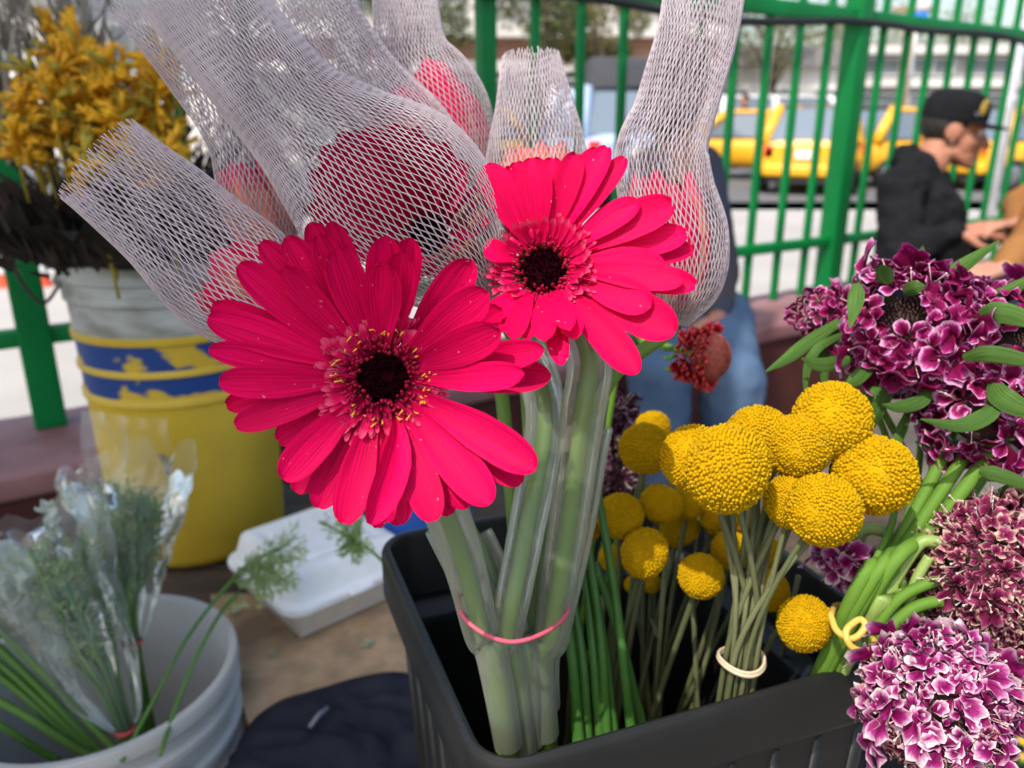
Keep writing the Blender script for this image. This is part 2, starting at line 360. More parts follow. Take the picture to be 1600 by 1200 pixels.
# trees: trunk, limbs, crown of many leaf-sized faces in clumps
m_bark = mat('bark', (0.12, 0.09, 0.065), (0.07, 0.055, 0.04), scale=6, rough=0.95, bump=0.5, bscale=20)
m_leafA = mat('tree_leaf', (0.125, 0.125, 0.035), (0.19, 0.165, 0.06), scale=0.9, rough=0.7, trans=0.3)
m_leafB = mat('tree_leaf_dark', (0.06, 0.085, 0.025), (0.12, 0.125, 0.04), scale=0.9, rough=0.7, trans=0.3)
def tree(x, y, h, r, label, ml, seed, name='street_tree', dens=1.0):
    rng = random.Random(seed); e = empty(name, (x, y, 0), label, 'tree', 'street trees')
    tk = MB(); top = V((x + rng.uniform(-.3, .3), y, h * 0.62))
    tk.tube(bez([(x, y, -0.1), (x + rng.uniform(-.15, .15), y, h * 0.3), top], 8), [0.16 - 0.012 * i for i in range(8)], 8)
    cl = []
    for k in range(9):
        a = rng.uniform(0, 2 * pi); rr = r * rng.uniform(0.35, 0.85); q = V((x + rr * cos(a), y + rr * sin(a), h * rng.uniform(0.58, 0.98)))
        tk.tube(bez([V((x, y, h * rng.uniform(.3, .55))), lerp(V((x, y, h * .55)), q, .5) + V((0, 0, .15)), q], 6), [0.07, 0.06, 0.05, 0.04, 0.03, 0.015], 6); cl.append((q, r * rng.uniform(0.3, 0.55)))
    tk.build('trunk', m_bark, e); cr = MB()
    for q, cr_ in cl:
        for k in range(int(260 * dens)):
            d = V((rng.gauss(0, 1), rng.gauss(0, 1), rng.gauss(0, .8))).normalized() * cr_ * rng.uniform(0.3, 1.0) ** 0.6
            p = q + d; s = rng.uniform(.05, .12); a = V((rng.gauss(0, 1), rng.gauss(0, 1), rng.gauss(0, 1))).normalized(); b = a.orthogonal().normalized()
            cr.add([p - a * s, p + b * s * .5, p + a * s, p - b * s * .5], [(0, 1, 2, 3)])
    cr.build('crown', ml, e, smooth=False); return e
def tx(px, d): return (px - 800) / FPX * d
for k, (px, d, h, r, ml, lab) in enumerate([
    (845, 26, 5.6, 1.6, m_leafB, 'olive green tree above the light blue car, behind the fence bars'),
    (930, 27, 5.2, 1.3, m_leafA, 'thin olive tree left of the netted tube on the right'),
    (1180, 34, 6.0, 2.6, m_leafA, 'wide dry olive tree left of the big fence post'),
    (1270, 43, 7.0, 2.8, m_leafA, 'tall dry tree behind the big fence post'),
    (1410, 50, 7.0, 3.0, m_leafA, 'brownish tree right of the blue sign, behind the terrace'),
    (1480, 49, 6.3, 2.6, m_leafA, 'brownish tree directly left of the white pole'),
    (1570, 46, 7.6, 3.0, m_leafB, 'dark green tree right of the white pole'),
    (1680, 46, 8.0, 3.4, m_leafB, 'dark green tree at the far right end of the street'),
    (640, 27, 5.8, 1.8, m_leafB, 'olive tree hidden behind the upright netted flower'),
    (1330, 55, 6.2, 3.2, m_leafA, 'farthest dry tree, small beside the blue sign')]):
    tree(tx(px, d), d * 1.0, h, r, lab, ml, 100 + k)

# poles and signs
m_pole = mat('white_pole_paint', (0.75, 0.74, 0.76), (0.6, 0.6, 0.62), scale=5, rough=0.6)
m_wood = mat('timber_pole', (0.38, 0.27, 0.13), (0.28, 0.19, 0.09), scale=6, rough=0.85)
m_blue = mat('blue_sign', (0.02, 0.22, 0.75), rough=0.4)
m_metal = mat('grey_metal', (0.35, 0.35, 0.36), rough=0.4, metal=0.7)
x = tx(1533, 7.5); y = 7.5
e = empty('white_pole', (x, y, 0), 'white pole wrapped in pale notices behind the man in the cap', 'pole')
MB().tube([(x, y, -.02), (x, y, 3.6)], 0.052, 14).build('shaft', m_pole, e)
pr = MB()
for i in range(14):
    z0 = 1.15 + i * 0.055; pr.lathe([(0.056 + 0.004 * random.random(), z0), (0.058 + 0.006 * random.random(), z0 + .045)], (x, y, 0), 12, a0=random.uniform(0, 3), a1=random.uniform(4, 6.8))
pr.build('notice', mat('paper_notice', (0.8, 0.8, 0.86), (0.62, 0.62, 0.72), scale=22, rough=0.8), e)
x = tx(1372, 20); e = empty('timber_pole', (x, 20, 0), 'tan timber pole just right of the big fence post', 'pole')
MB().tube([(x, 20, -.1), (x, 20, 3.55)], 0.13, 12).build('shaft', m_wood, e); MB().box((x, 20, 3.5), (0.9, .1, .1)).build('crossarm', m_wood, e)
x = tx(1382, 16); e = empty('street_sign', (x, 16, 0), 'small street sign with blue lower half on a thin pole', 'sign')
MB().tube([(x, 16.03, -.1), (x, 16.03, 3.4)], 0.035, 10).build('post', m_metal, e)
MB().box((x, 16, 3.15), (.30, .03, .30), bev=0.008).build('white_panel', m_pole, e); MB().box((x, 16, 2.83), (.32, .03, .26), bev=0.008).build('blue_panel', m_blue, e)
x = tx(1172, 22); e = empty('lamp_post', (x, 22, 0), 'pale grey street lamp post left of the taxis', 'lamp post')
MB().tube(bez([(x, 22, -.1), (x, 22, 3.5), (x, 22, 6.5), (x + .6, 21.6, 7.2)], 12), 0.09, 10).build('shaft', m_pole, e); MB().ball((x + .75, 21.5, 7.2), (.3, .14, .07)).build('lamp_head', m_metal, e)
x = tx(1556, 16); e = empty('traffic_light', (x, 16, 0), 'tan post with a red traffic signal right of the white pole', 'traffic light')
MB().tube([(x, 16, -.1), (x, 16, 3.2)], 0.06, 10).build('post', m_wood, e)
h = MB().box((x - .02, 15.9, 2.25), (.24, .2, .62), bev=0.03).build('signal_head', mat('signal_black', (.03, .03, .03), rough=.5), e)
MB().ball((x - .02, 15.79, 2.43), (.085, .03, .085)).build('red_lens', mat('red_lens', (.7, .03, .02), rough=.3), h)
MB().ball((x - .02, 15.79, 2.07), (.085, .03, .085)).build('green_lens', mat('green_lens', (.02, .12, .06), rough=.3), h)
x = tx(565, 9); e = empty('grey_column', (x, 9, 0), 'grey concrete column behind the netted tubes', 'column')
MB().box((x, 9, 1.6), (.26, .26, 3.3), bev=.015).build('shaft', m_grey, e); MB().box((x, 9, .1), (.36, .36, .25), bev=.015).build('base', m_grey, e)
m_cone = mat('cone_orange', (0.75, 0.10, 0.04), rough=0.5); m_conew = mat('cone_white', (.75, .75, .72), rough=.5)
for px, py, lab in ((68, 446, 'small orange marker cone on the pavement right beside the yellow bucket handle'), (6, 448, 'small orange marker cone on the pavement at the left picture edge')):
    b = on_z(px, py, 0.0); e = empty('traffic_cone', b, lab, 'traffic cone', 'traffic cones')
    k_ = .42; L_ = lambda pr: [(r * k_, z * k_) for r, z in pr]
    MB().lathe(L_([(.13, .03), (.085, .2), (.08, .22), (.055, .34), (.05, .36), (.03, .46), (0.0, .465)]), b, 20).build('cone_body', m_cone, e)
    MB().lathe(L_([(.0862, .206), (.0572, .344)]), b, 20).build('white_collar', m_conew, e)
    MB().box(b + V((0, 0, .015 * k_)), (.3 * k_, .3 * k_, .03 * k_), bev=.004).build('base_plate', m_cone, e)

# ---------------------------------------------------------------- vehicles
m_taxi = mat('taxi_yellow', (0.90, 0.48, 0.025), (0.82, 0.42, 0.02), scale=1.5, rough=0.35, spec=0.4, coat=0.35)
m_lblue = mat('pale_blue_car', (0.42, 0.52, 0.70), rough=0.32, coat=0.4); m_vwhite = mat('van_white', (0.74, 0.74, 0.74), rough=0.35, coat=0.3)
m_cglass = mat('car_glass', (0.16, 0.20, 0.24), rough=0.08, spec=0.8); m_tyre = mat('tyre', (0.02, 0.02, 0.02), rough=0.85); m_rim = mat('rim', (0.4, 0.4, 0.41), rough=0.3, metal=0.8)  # car glass lightened: reflected sky put into its colour
m_tail = mat('tail_light', (0.6, 0.02, 0.015), rough=0.2, coat=0.5); m_head = mat('head_light', (0.75, 0.75, 0.75), rough=0.15, coat=0.5); m_plate = mat('number_plate', (0.85, 0.83, 0.75), rough=0.5); m_bump = mat('black_trim', (0.03, 0.03, 0.03), rough=0.6); m_inside = mat('car_interior', (0.03, 0.03, 0.035), rough=0.9)
def sect(x, hw, zb, zt, n=20, e=4.0):
    row = []
    for j in range(n):
        a = 2 * pi * j / n; c, s_ = cos(a), sin(a)
        row.append(V((x, hw * (abs(c) ** (2 / e)) * (1 if c >= 0 else -1), (zb + zt) / 2 + (zt - zb) / 2 * (abs(s_) ** (2 / e)) * (1 if s_ >= 0 else -1))))
    return row
def car(name, label, cat, group, paint, kind='hatch'):
    e = empty(name, (0, 0, 0), label, cat, group)
    if kind == 'van': st = [(-2.3, .76, .42, .95), (-2.24, .84, .3, 1.02), (-1.5, .86, .24, 1.05), (1.3, .86, .24, 1.03), (1.9, .82, .26, .98), (2.2, .74, .34, .88), (2.27, .62, .42, .72)]; cab = [(-2.2, 0), (-2.1, 1), (1.0, 1), (1.75, 0)]; ZB, ZR, HW = 1.0, 1.95, .80
    else: st = [(-1.85, .66, .40, .80), (-1.80, .76, .28, .88), (-1.3, .80, .22, .92), (0.6, .80, .22, .90), (1.2, .78, .24, .84), (1.7, .72, .28, .70), (1.85, .62, .36, .60)]; cab = [(-1.62, 0), (-1.15, 1), (0.25, 1), (1.0, 0)]; ZB, ZR, HW = .88, 1.45, .74
    rows = [sect(*s_) for s_ in st]; b = MB().grid(rows, closed=True); n = 20
    b.add(rows[0], [tuple(range(n))]); b.add(rows[-1], [tuple(range(n - 1, -1, -1))]); b.build('body', paint, e, sharp=50)
    x0, x1, x2, x3 = [c[0] for c in cab]; tw = HW * 0.80
    # roof, pillars, panes
    rf = MB().grid([sect(x, w, ZR - t - .05, ZR) for x, w, t in ((x1 - .03, tw * .9, .04), (x1 + .08, tw, .06), ((x1 + x2) / 2, tw * 1.02, .07), (x2 - .1, tw, .06), (x2 + .03, tw * .9, .04))], closed=True)
    rf.build('roof', paint, e)
    for sg in (-1, 1):
        for a, c in (((x0, sg * HW, ZB - .05), (x1, sg * tw * .95, ZR - .03)), ((x3, sg * HW, ZB - .05), (x2, sg * tw * .95, ZR - .03)), (((x1 + x2) / 2 - .05, sg * HW * .99, ZB - .05), ((x1 + x2) / 2 - .05, sg * tw * .97, ZR - .03))):
            MB().tube([a, c], [.10, .085], 8).build('pillar', paint, e)
        xm = (x1 + x2) / 2 - .05; k1 = .985
        MB().add([(x0 + .08, sg * HW * k1, ZB), (xm - .02, sg * HW * k1, ZB), (xm - .02, sg * tw * .96, ZR - .05), (x1 + .01, sg * tw * .94, ZR - .05)], [(0, 1, 2, 3)]).build('side_window', m_cglass, e, smooth=False)
        MB().add([(xm + .02, sg * HW * k1, ZB), (x3 - .08, sg * HW * k1, ZB), (x2 - .01, sg * tw * .94, ZR - .05), (xm + .02, sg * tw * .96, ZR - .05)], [(0, 1, 2, 3)]).build('side_window', m_cglass, e, smooth=False)
    MB().add([(x0, -HW * .93, ZB), (x0, HW * .93, ZB), (x1, tw * .9, ZR - .05), (x1, -tw * .9, ZR - .05)], [(0, 1, 2, 3)]).build('rear_window', m_cglass, e, smooth=False)
    MB().add([(x3, -HW * .93, ZB), (x3, HW * .93, ZB), (x2, tw * .9, ZR - .05), (x2, -tw * .9, ZR - .05)], [(0, 1, 2, 3)]).build('windscreen', m_cglass, e, smooth=False)
    xe, xf = st[0][0], st[-1][0]
    for sg in (-1, 1):
        MB().box((xe + .06, sg * .60, .70), (.12, .16, .22), bev=.02).build('tail_light', m_tail, e); MB().box((xf - .10, sg * .52, .56), (.12, .24, .12), bev=.03).build('headlight', m_head, e)
        for xx in (xe + .58, xf - .68):
            w = MB().lathe([(.19, -.09), (.27, -.09), (.285, -.05), (.285, .05), (.27, .09), (.19, .09)], (xx, sg * .72, .285), 24, M=Matrix.Rotation(pi / 2, 3, 'X')).build('wheel', m_tyre, e)
            MB().lathe([(0, -.075), (.06, -.078), (.18, -.07), (.195, -.05)], (xx, sg * .72, .285), 20, M=Matrix.Rotation(pi / 2 * sg, 3, 'X')).build('rim', m_rim, w)
    MB().box((xe + .02, 0, .40), (.16, 1.36, .20), bev=.05).build('bumper', paint, e); MB().box((xf - .03, 0, .38), (.16, 1.30, .18), bev=.05).build('bumper', paint, e)
    MB().box((xe - .015, 0, .66), (.02, .36, .15), bev=.004).build('number_plate', m_plate, e); MB().box((xe + .25, 0, .235), (.5, 1.2, .08)).build('underside', m_bump, e, smooth=False)
    return e
def place(o, px, d, heading):   # heading: direction the nose points to, degrees from +x
    o.location = (tx(px, d), d, -0.13); o.rotation_euler = (0, 0, radians(heading))
t1 = car('taxi', 'yellow taxi seen from behind, left of the big fence post, with pale number plate', 'taxi', 'yellow taxis on the street', m_taxi); place(t1, 1255, 15.4, 66)
for px, d, hd, lab in ((1150, 18.5, 150, 'yellow taxi partly hidden at the far left of the row, next to the dark walker'), (1400, 16.5, 20, 'yellow taxi seen from its side just right of the big fence post'),
                       (1470, 19.5, 160, 'yellow taxi behind the cap of the man in black'), (1590, 15.5, 15, 'yellow taxi at the right picture edge beyond the brown sleeve'), (745, 18, 60, 'yellow taxi almost hidden behind the short upright net'), (1300, 21, 175, 'far yellow taxi above the roof of the nearest one, behind the big fence post'), (1535, 22, 100, 'far yellow taxi seen between the white pole and the cap of the man'), (1420, 24, 5, 'farthest yellow taxi of the row, above the side view one')):
    c = copy_tree(t1); place(c, px, d, hd); c['label'] = lab
b1 = car('parked_car', 'light blue car behind the fence, left of the right netted tube', 'car', None, m_lblue); place(b1, 940, 13.6, 98); b1.scale = (1.14, 1.14, 1.14)
v1 = car('white_van', 'small white van above the light blue car', 'van', 'white vans', m_vwhite, 'van'); place(v1, 918, 20, 80)
v2 = copy_tree(v1); place(v2, 1205, 25, 5); v2['label'] = 'white van with greenish windows behind the leftmost taxis'
# dark truck box
m_dark = mat('truck_grey', (0.045, 0.047, 0.055), (0.06, 0.06, 0.07), scale=2, rough=0.6)
x = tx(990, 16); e = empty('delivery_truck', (x, 16, -.13), 'dark grey box truck behind the light blue car', 'truck')
MB().box((x, 17.5, 1.45), (2.0, 3.6, 1.45), bev=.04).build('cargo_box', m_dark, e); MB().box((x, 20.1, 1.1), (1.9, 1.4, 1.6), bev=.15).build('cab', m_dark, e); MB().box((x, 17.9, .58), (1.3, 4.6, .2)).build('chassis', m_bump, e, smooth=False)
for sx in (-.8, .8):
    for yy in (16.6, 19.8):
        MB().lathe([(.0, -.1), (.2, -.1), (.36, -.1), (.38, -.05), (.38, .05), (.36, .1), (.0, .1)], (x + sx, yy, .25), 20, M=Matrix.Rotation(pi / 2, 3, 'Y')).build('wheel', m_tyre, e)

# ---------------------------------------------------------------- unseen canopy, added above the frame and shaped to shade the stall's left half
m_canvas = mat('canopy_canvas', (0.72, 0.71, 0.69), (0.66, 0.65, 0.63), scale=3, rough=0.8, trans=0.45)  # pale and translucent so the added shade stays bright
ZC = 3.30; KX, KY = -SUN_AZ.x / math.tan(SUN_EL), -SUN_AZ.y / math.tan(SUN_EL); SH = (ZC - 1.9)
cq = [(-0.66, -0.42), (-0.415, -0.31), (-0.415, 0.05), (0.31, 1.80), (0.05, 2.05), (-3.2, 1.42), (-3.0, -1.4)]  # outline fitted to the wanted shade edge
cq = [V((x - KX * SH, y - KY * SH, 0)) for x, y in cq]
cn = empty('added_shade_canopy', (-1.8, 0.3, 0), 'added unseen white canvas canopy, shaped to shade the left half of the stall', 'canopy')
k_ = len(cq); mb = MB()
mb.add([V((q.x, q.y, ZC)) for q in cq] + [V((q.x, q.y, ZC + .006)) for q in cq], [tuple(range(k_ - 1, -1, -1)), tuple(range(k_, 2 * k_))] + [(i, (i + 1) % k_, k_ + (i + 1) % k_, k_ + i) for i in range(k_)])
mb.build('canvas', m_canvas, cn, smooth=False)
for i in (5, 6): MB().tube([V((cq[i].x + .05, cq[i].y, 0)), V((cq[i].x + .05, cq[i].y, ZC))], .02, 10).build('pole', m_metal, cn)

# ================================================================ PEOPLE
def blob(name, mb, m, parent, voxel, smooth=6, wrinkle=0.0, wscale=0.12):
    o = mb.build(name, m, parent)
    r = o.modifiers.new('r', 'REMESH'); r.mode = 'VOXEL'; r.voxel_size = voxel; r.use_smooth_shade = True
    s_ = o.modifiers.new('s', 'SMOOTH'); s_.iterations = smooth; s_.factor = 0.5
    if wrinkle > 0:
        tex = bpy.data.textures.new(name, 'CLOUDS'); tex.noise_scale = wscale; tex.noise_depth = 2
        d = o.modifiers.new('d', 'DISPLACE'); d.texture = tex; d.strength = wrinkle; d.texture_coords = 'LOCAL'; d.mid_level = 0.5
    dg = bpy.context.evaluated_depsgraph_get(); dg.update()
    me = bpy.data.meshes.new_from_object(o.evaluated_get(dg)); o.modifiers.clear(); old = o.data; o.data = me; bpy.data.meshes.remove(old)
    me.polygons.foreach_set('use_smooth', [True] * len(me.polygons)); me.name = name
    return o
def cap(mb, p0, p1, r0, r1, n=14):
    p0, p1 = V(p0), V(p1); d = (p1 - p0); L = d.length; d = d.normalized(); pts = []; rs = []
    for k in range(5): a = pi / 2 * k / 4; pts.append(p0 - d * r0 * cos(a)); rs.append(max(1e-4, r0 * sin(a)))
    for k in range(5): a = pi / 2 * k / 4; pts.append(p1 + d * r1 * sin(a)); rs.append(max(1e-4, r1 * cos(a)))
    mb.tube(pts, rs, n); return mb
def chain(mb, ps, rs):
    for a, b, r, q in zip(ps, ps[1:], rs, rs[1:]): cap(mb, a, b, r, q)
    return mb
def axes(f, up=(0, 0, 1)):
    f = V(f).normalized(); s_ = V(up).cross(f).normalized(); u = f.cross(s_).normalized(); return f, s_, u, Matrix((f, s_, u)).transposed()
def head(mb, c, f, up=(0, 0, 1), k=1.0):
    f, s_, u, M = axes(f, up); P = lambda a, b, d: c + (f * a + s_ * b + u * d) * k
    E = lambda p, r: mb.ball(P(*p), tuple(q * k for q in r), 16, 12, M=M)
    E((-0.01, 0, .03), (.098, .076, .098)); E((.035, 0, -.03), (.062, .062, .075)); E((.045, 0, -.075), (.05, .052, .035)); E((.083, 0, -.098), (.018, .024, .017))
    E((.078, 0, .028), (.022, .056, .014)); cap(mb, P(.092, 0, .012), P(.118, 0, -.028), .009 * k, .014 * k); E((.104, .011, -.033), (.012, .010, .008)); E((.104, -.011, -.033), (.012, .010, .008))
    E((.090, 0, -.058), (.014, .026, .008)); E((.088, 0, -.070), (.014, .023, .008))
    for sg in (-1, 1):
        E((-.008, sg * .077, -.005), (.028, .012, .034)); E((.06, sg * .042, -.022), (.025, .02, .025)); cap(mb, P(.01, sg * .052, -.07), P(.07, sg * .02, -.095), .02 * k, .018 * k)
    return P, M
def hand(mb, wrist, d, nrm, k=1.0, curl=0.5):
    """palm, four fingers with bends and a thumb; d: pointing direction, nrm: back of the hand"""
    d = V(d).normalized(); nrm = (V(nrm) - d * V(nrm).dot(d)).normalized(); s_ = d.cross(nrm)
    kn = [wrist + d * .085 * k + s_ * (.03 - .02 * i) * k for i in range(4)]
    for q in kn: cap(mb, wrist + (q - wrist) * .15, q, .017 * k, .0115 * k, 10)
    for i, q in enumerate(kn):
        L = (.040, .045, .042, .033)[i] * k; d1 = (d * cos(curl * .8) - nrm * sin(curl * .8)); a = q + d1 * L; d2 = (d * cos(curl * 1.9) - nrm * sin(curl * 1.9)); b = a + d2 * L * .75; d3 = (d * cos(curl * 2.6) - nrm * sin(curl * 2.6)); c = b + d3 * L * .5
        chain(mb, [q, a, b, c], [.0105 * k, .0095 * k, .0085 * k, .007 * k])
    t0 = wrist + d * .025 * k + s_ * .03 * k; t1 = t0 + (d * .6 + s_ * .6 - nrm * .35).normalized() * .045 * k; t2 = t1 + (d * .9 + s_ * .1 - nrm * .4).normalized() * .035 * k
    chain(mb, [wrist + d * .01, t0, t1, t2], [.018 * k, .015 * k, .011 * k, .008 * k])
m_skin = mat('skin', (0.42, 0.185, 0.115), (0.36, 0.15, 0.09), scale=18, rough=0.5, spec=0.35, bump=0.1, bscale=200)
m_skin2 = mat('skin_pale', (0.50, 0.25, 0.17), (0.43, 0.2, 0.13), scale=18, rough=0.5, spec=0.35)
m_hair = mat('dark_hair', (0.012, 0.010, 0.009), (0.03, 0.024, 0.02), scale=60, rough=0.6)
m_black = mat('black_cotton', (0.0075, 0.0078, 0.009), (0.012, 0.012, 0.014), scale=14, rough=0.9, bump=0.25, bscale=300, spec=0.15)
m_denim = mat('blue_denim', (0.055, 0.095, 0.165), (0.095, 0.145, 0.225), scale=5, rough=0.9, bump=0.3, bscale=260, spec=0.1, lo=0.3, hi=0.7)
m_dkden = mat('dark_trousers', (0.02, 0.024, 0.035), (0.03, 0.034, 0.05), scale=6, rough=0.9, spec=0.1)
m_brownj = mat('brown_jacket', (0.30, 0.135, 0.045), (0.22, 0.095, 0.03), scale=6, rough=0.85, bump=0.25, bscale=150, spec=0.15)
m_gold = mat('gold_thread', (0.45, 0.29, 0.05), (0.3, 0.19, 0.03), scale=160, rough=0.5)
m_eyew = mat('eye_white', (0.7, 0.68, 0.65), rough=0.3); m_iris = mat('iris', (0.02, 0.012, 0.008), rough=0.15); m_shoe = mat('shoe', (0.03, 0.03, 0.03), rough=0.6)
def legs(sk, cl, hipc, side, knees, feet, r=0.085, kr=0.062, ar=0.045):
    hp = [hipc - side * .09, hipc + side * .09]
    for h_, k_, f_ in zip(hp, knees, feet):
        chain(sk, [h_, k_, f_], [r * .85, kr * .82, ar * .75]); chain(cl, [h_, k_, f_ + V((0, 0, .06))], [r * 1.05, kr * 1.12, ar * 1.5])
    chain(cl, [hp[0], hp[1]], [r * 1.22, r * 1.22]); chain(sk, [hp[0], hp[1]], [r, r])
def shoes(root, feet, d):
    for f_ in feet:
        mb = MB(); f0 = V((f_.x, f_.y, .035)); cap(mb, f0 - d * .06, f0 + d * .13, .045, .04); mb.box(f0 + d * .035 + V((0, 0, -.022)), (.27, .085, .025), rz=math.atan2(d.y, d.x), bev=.008)
        blob('shoe', mb, m_shoe, root, .009, 3)

# ---- man in the black hooded top and cap, sitting on the wall, facing right
D = 2.78
hd = pt(1489, 206, D); hf = V((0.93, -0.34, -0.17)); hup = V((0.12, 0, 1))
nb = pt(1441, 262, D + .01); shn = pt(1407, 296, D - .10); shf = pt(1452, 290, D + .20); chest = pt(1437, 335, D + .03); belly = pt(1432, 400, D + .05); hip = pt(1428, 455, D + .06)
eln = pt(1402, 398, D - .14); wrn = pt(1494, 363, D - .22); elf = pt(1490, 390, D + .12); wrf = pt(1540, 372, D - .02)
kn1, kn2 = pt(1555, 452, D - .25), pt(1575, 450, D - .02); side = (shn - shf).normalized()
ft1, ft2 = V((kn1.x + .02, kn1.y - .03, .07)), V((kn2.x + .04, kn2.y, .07))
man = empty('person', V((hip.x, hip.y, ZW)), 'man in black hooded top and flat-brim cap sitting on the wall facing right', 'person')
sk = MB(); P, M = head(sk, hd, hf, hup, 0.98); cl = MB(); tr = MB()
chain(sk, [hd + V((-.03, .01, -.05)), nb + V((0, 0, -.02)), chest], [.058, .062, .09]); chain(sk, [chest, belly, hip], [.10, .10, .10])
for a, b, c in ((shn, eln, wrn), (shf, elf, wrf)): chain(sk, [nb + V((0, 0, -.05)), a, b, c], [.05, .048, .038, .026]); chain(cl, [a, b, lerp(b, c, .93)], [.075, .066, .043])
hand(sk, wrn, (0.95, -.15, .12), (0, -.5, 1), 1.0, 0.45); hand(sk, wrf, (.9, -.2, .25), (0, -.2, 1), 1.0, .6)
legs(sk, tr, hip, V((0, 1, 0)) * 1.0, [kn1, kn2], [ft1, ft2])
body = blob('body', sk, m_skin, man, 0.0048, 4)
chain(cl, [nb + V((-.012, 0, -.055)), chest, belly, hip], [.085, .135, .135, .13]); chain(cl, [shn, shf], [.08, .08]); chain(cl, [chest + V((.04, -.02, 0)), belly + V((.05, -.02, -.02))], [.10, .12])
chain(cl, [nb + V((-.058, 0, .035)), nb + V((-.025, -.062, .0)), nb + V((.03, -.06, -.045))], [.05, .045, .035]); chain(cl, [nb + V((-.058, 0, .035)), nb + V((-.03, .07, .0))], [.05, .04])   # hood lying on the back
chain(cl, [lerp(eln, wrn, .9), lerp(eln, wrn, .95)], [.044, .042])
hood = blob('hooded_top', cl, m_black, man, 0.009, 4, 0.034, 0.06); blob('trousers', tr, m_dkden, man, 0.012, 4, 0.015)
shoes(man, [ft1, ft2], V((1, 0, 0)))
hr = MB(); hr.ball(P(-.022, 0, .03), (.097 * .98, .081, .09), 20, 14, M=M); blob('hair', hr, m_hair, body, .006, 2)
cp_ = MB(); f_, s_, u_, M_ = axes(hf, hup)
prof = [(.104, .035), (.106, .06), (.104, .085), (.096, .108), (.078, .126), (.05, .136), (.02, .139), (0, .1395)]
cp_.lathe(prof, P(-.012, 0, 0), 28, M=M_ @ Matrix.Diagonal((1.02, .86, 1)))
capo = cp_.build('cap', m_black, man)
br = MB(); rows = []
for i in range(9):
    a = -1.15 + 2.3 * i / 8; r0, r1 = .100, .100 + .078 * cos(a * .95) ** .6 * (1 if abs(a) < 1.1 else .6)
    rows.append([P(-.012 + r * cos(a) * 1.02, r * sin(a) * .86, .040 + dz - 0.004 * (abs(a))) for r, dz in ((r0, 0), (r1, -.004), (r1, .0), (r0, .005))])
br.grid(rows); br.build('brim', m_black, capo)
em = MB(); em.ball(P(.062, -.062, .082), (.006, .019, .030), 12, 8, M=M_ @ Matrix.Rotation(-.75, 3, 'Z')); em.ball(P(.064, -.062, .106), (.006, .010, .012), 10, 6, M=M_ @ Matrix.Rotation(-.75, 3, 'Z')); em.build('emblem', m_gold, capo)
MB().ball(P(.035, -.078, .062), (.02, .004, .009), 10, 6, M=M_ @ Matrix.Rotation(-.45, 3, 'Z')).build('side_emblem', mat('grey_thread', (.06, .055, .075), rough=.7), capo)
for sg in (-1, 1):
    ey = MB().ball(P(.083, sg * .031, .010), .012, 12, 8).build('eye', m_eyew, body); MB().ball(P(.0925, sg * .031, .008), .006, 10, 6).build('iris', m_iris, ey)
    MB().tube([P(.094, sg * .016, .027), P(.092, sg * .032, .031), P(.080, sg * .048, .027)], [.003, .0045, .002], 6).build('eyebrow', m_hair, body)
MB().ball(P(-.004, -.088, -.038), .0045, 8, 6).build('ear_stud', m_metal, body)
MB().ball(P(.097, 0, -.048), (.006, .022, .004), 10, 6, M=M_).build('moustache', m_hair, body)

# ---- person in jeans on the wall, upper body mostly behind the netted flower
D = 2.22
hip = pt(1075, 505, D); chest = pt(1066, 330, D - .0); nb = pt(1063, 235, D - .01); hd = pt(1060, 150, D - .03)
sl_, sr_ = pt(1015, 262, D - .02), pt(1098, 258, D + .03); er, wr = pt(1132, 420, D + .04), pt(1120, 500, D - .18); el, wl = pt(1000, 400, D - .05), pt(1050, 500, D - .2)
k1, k2 = pt(1032, 592, D - .42), pt(1142, 590, D - .36); f1, f2 = V((k1.x, k1.y - .02, .07)), V((k2.x + .02, k2.y - .02, .07))
per = empty('person', V((hip.x, hip.y, ZW)), 'person in blue jeans sitting on the wall, torso hidden behind the netted flowers', 'person')
sk, cl, tr = MB(), MB(), MB(); P, M = head(sk, hd, (.5, .9, -.25)); chain(sk, [hd + V((0, -.01, -.06)), nb, chest, hip], [.055, .058, .10, .11])
for a, b, c in ((sl_, el, wl), (sr_, er, wr)): chain(sk, [nb - V((0, 0, .04)), a, b, c], [.05, .045, .036, .026]); chain(cl, [a, b, lerp(b, c, .9)], [.058, .046, .036])
hand(sk, wr, (-.3, -.8, -.5), (.3, 0, 1)); hand(sk, wl, (.3, -.8, -.5), (0, 0, 1))
legs(sk, tr, hip, V((.9, .1, 0)), [k1, k2], [f1, f2], .086, .066)
b_ = blob('body', sk, m_skin, per, .0075, 4); chain(cl, [nb - V((0, 0, .05)), chest, hip], [.06, .105, .11]); chain(cl, [sl_, sr_], [.055, .055])
blob('jacket', cl, mat('navy_brown_jacket', (.055, .035, .032), (.035, .045, .075), scale=7, rough=.9), per, .011, 4, .016); blob('jeans', tr, m_denim, per, .009, 4, .03, .10); shoes(per, [f1, f2], V((0, -1, 0)))
hr = MB(); hr.ball(P(-.02, 0, .03), (.105, .09, .11), 20, 14, M=M); hr.ball(P(-.06, 0, -.04), (.06, .075, .09), 20, 14, M=M); blob('hair', hr, m_hair, b_, .008, 2)

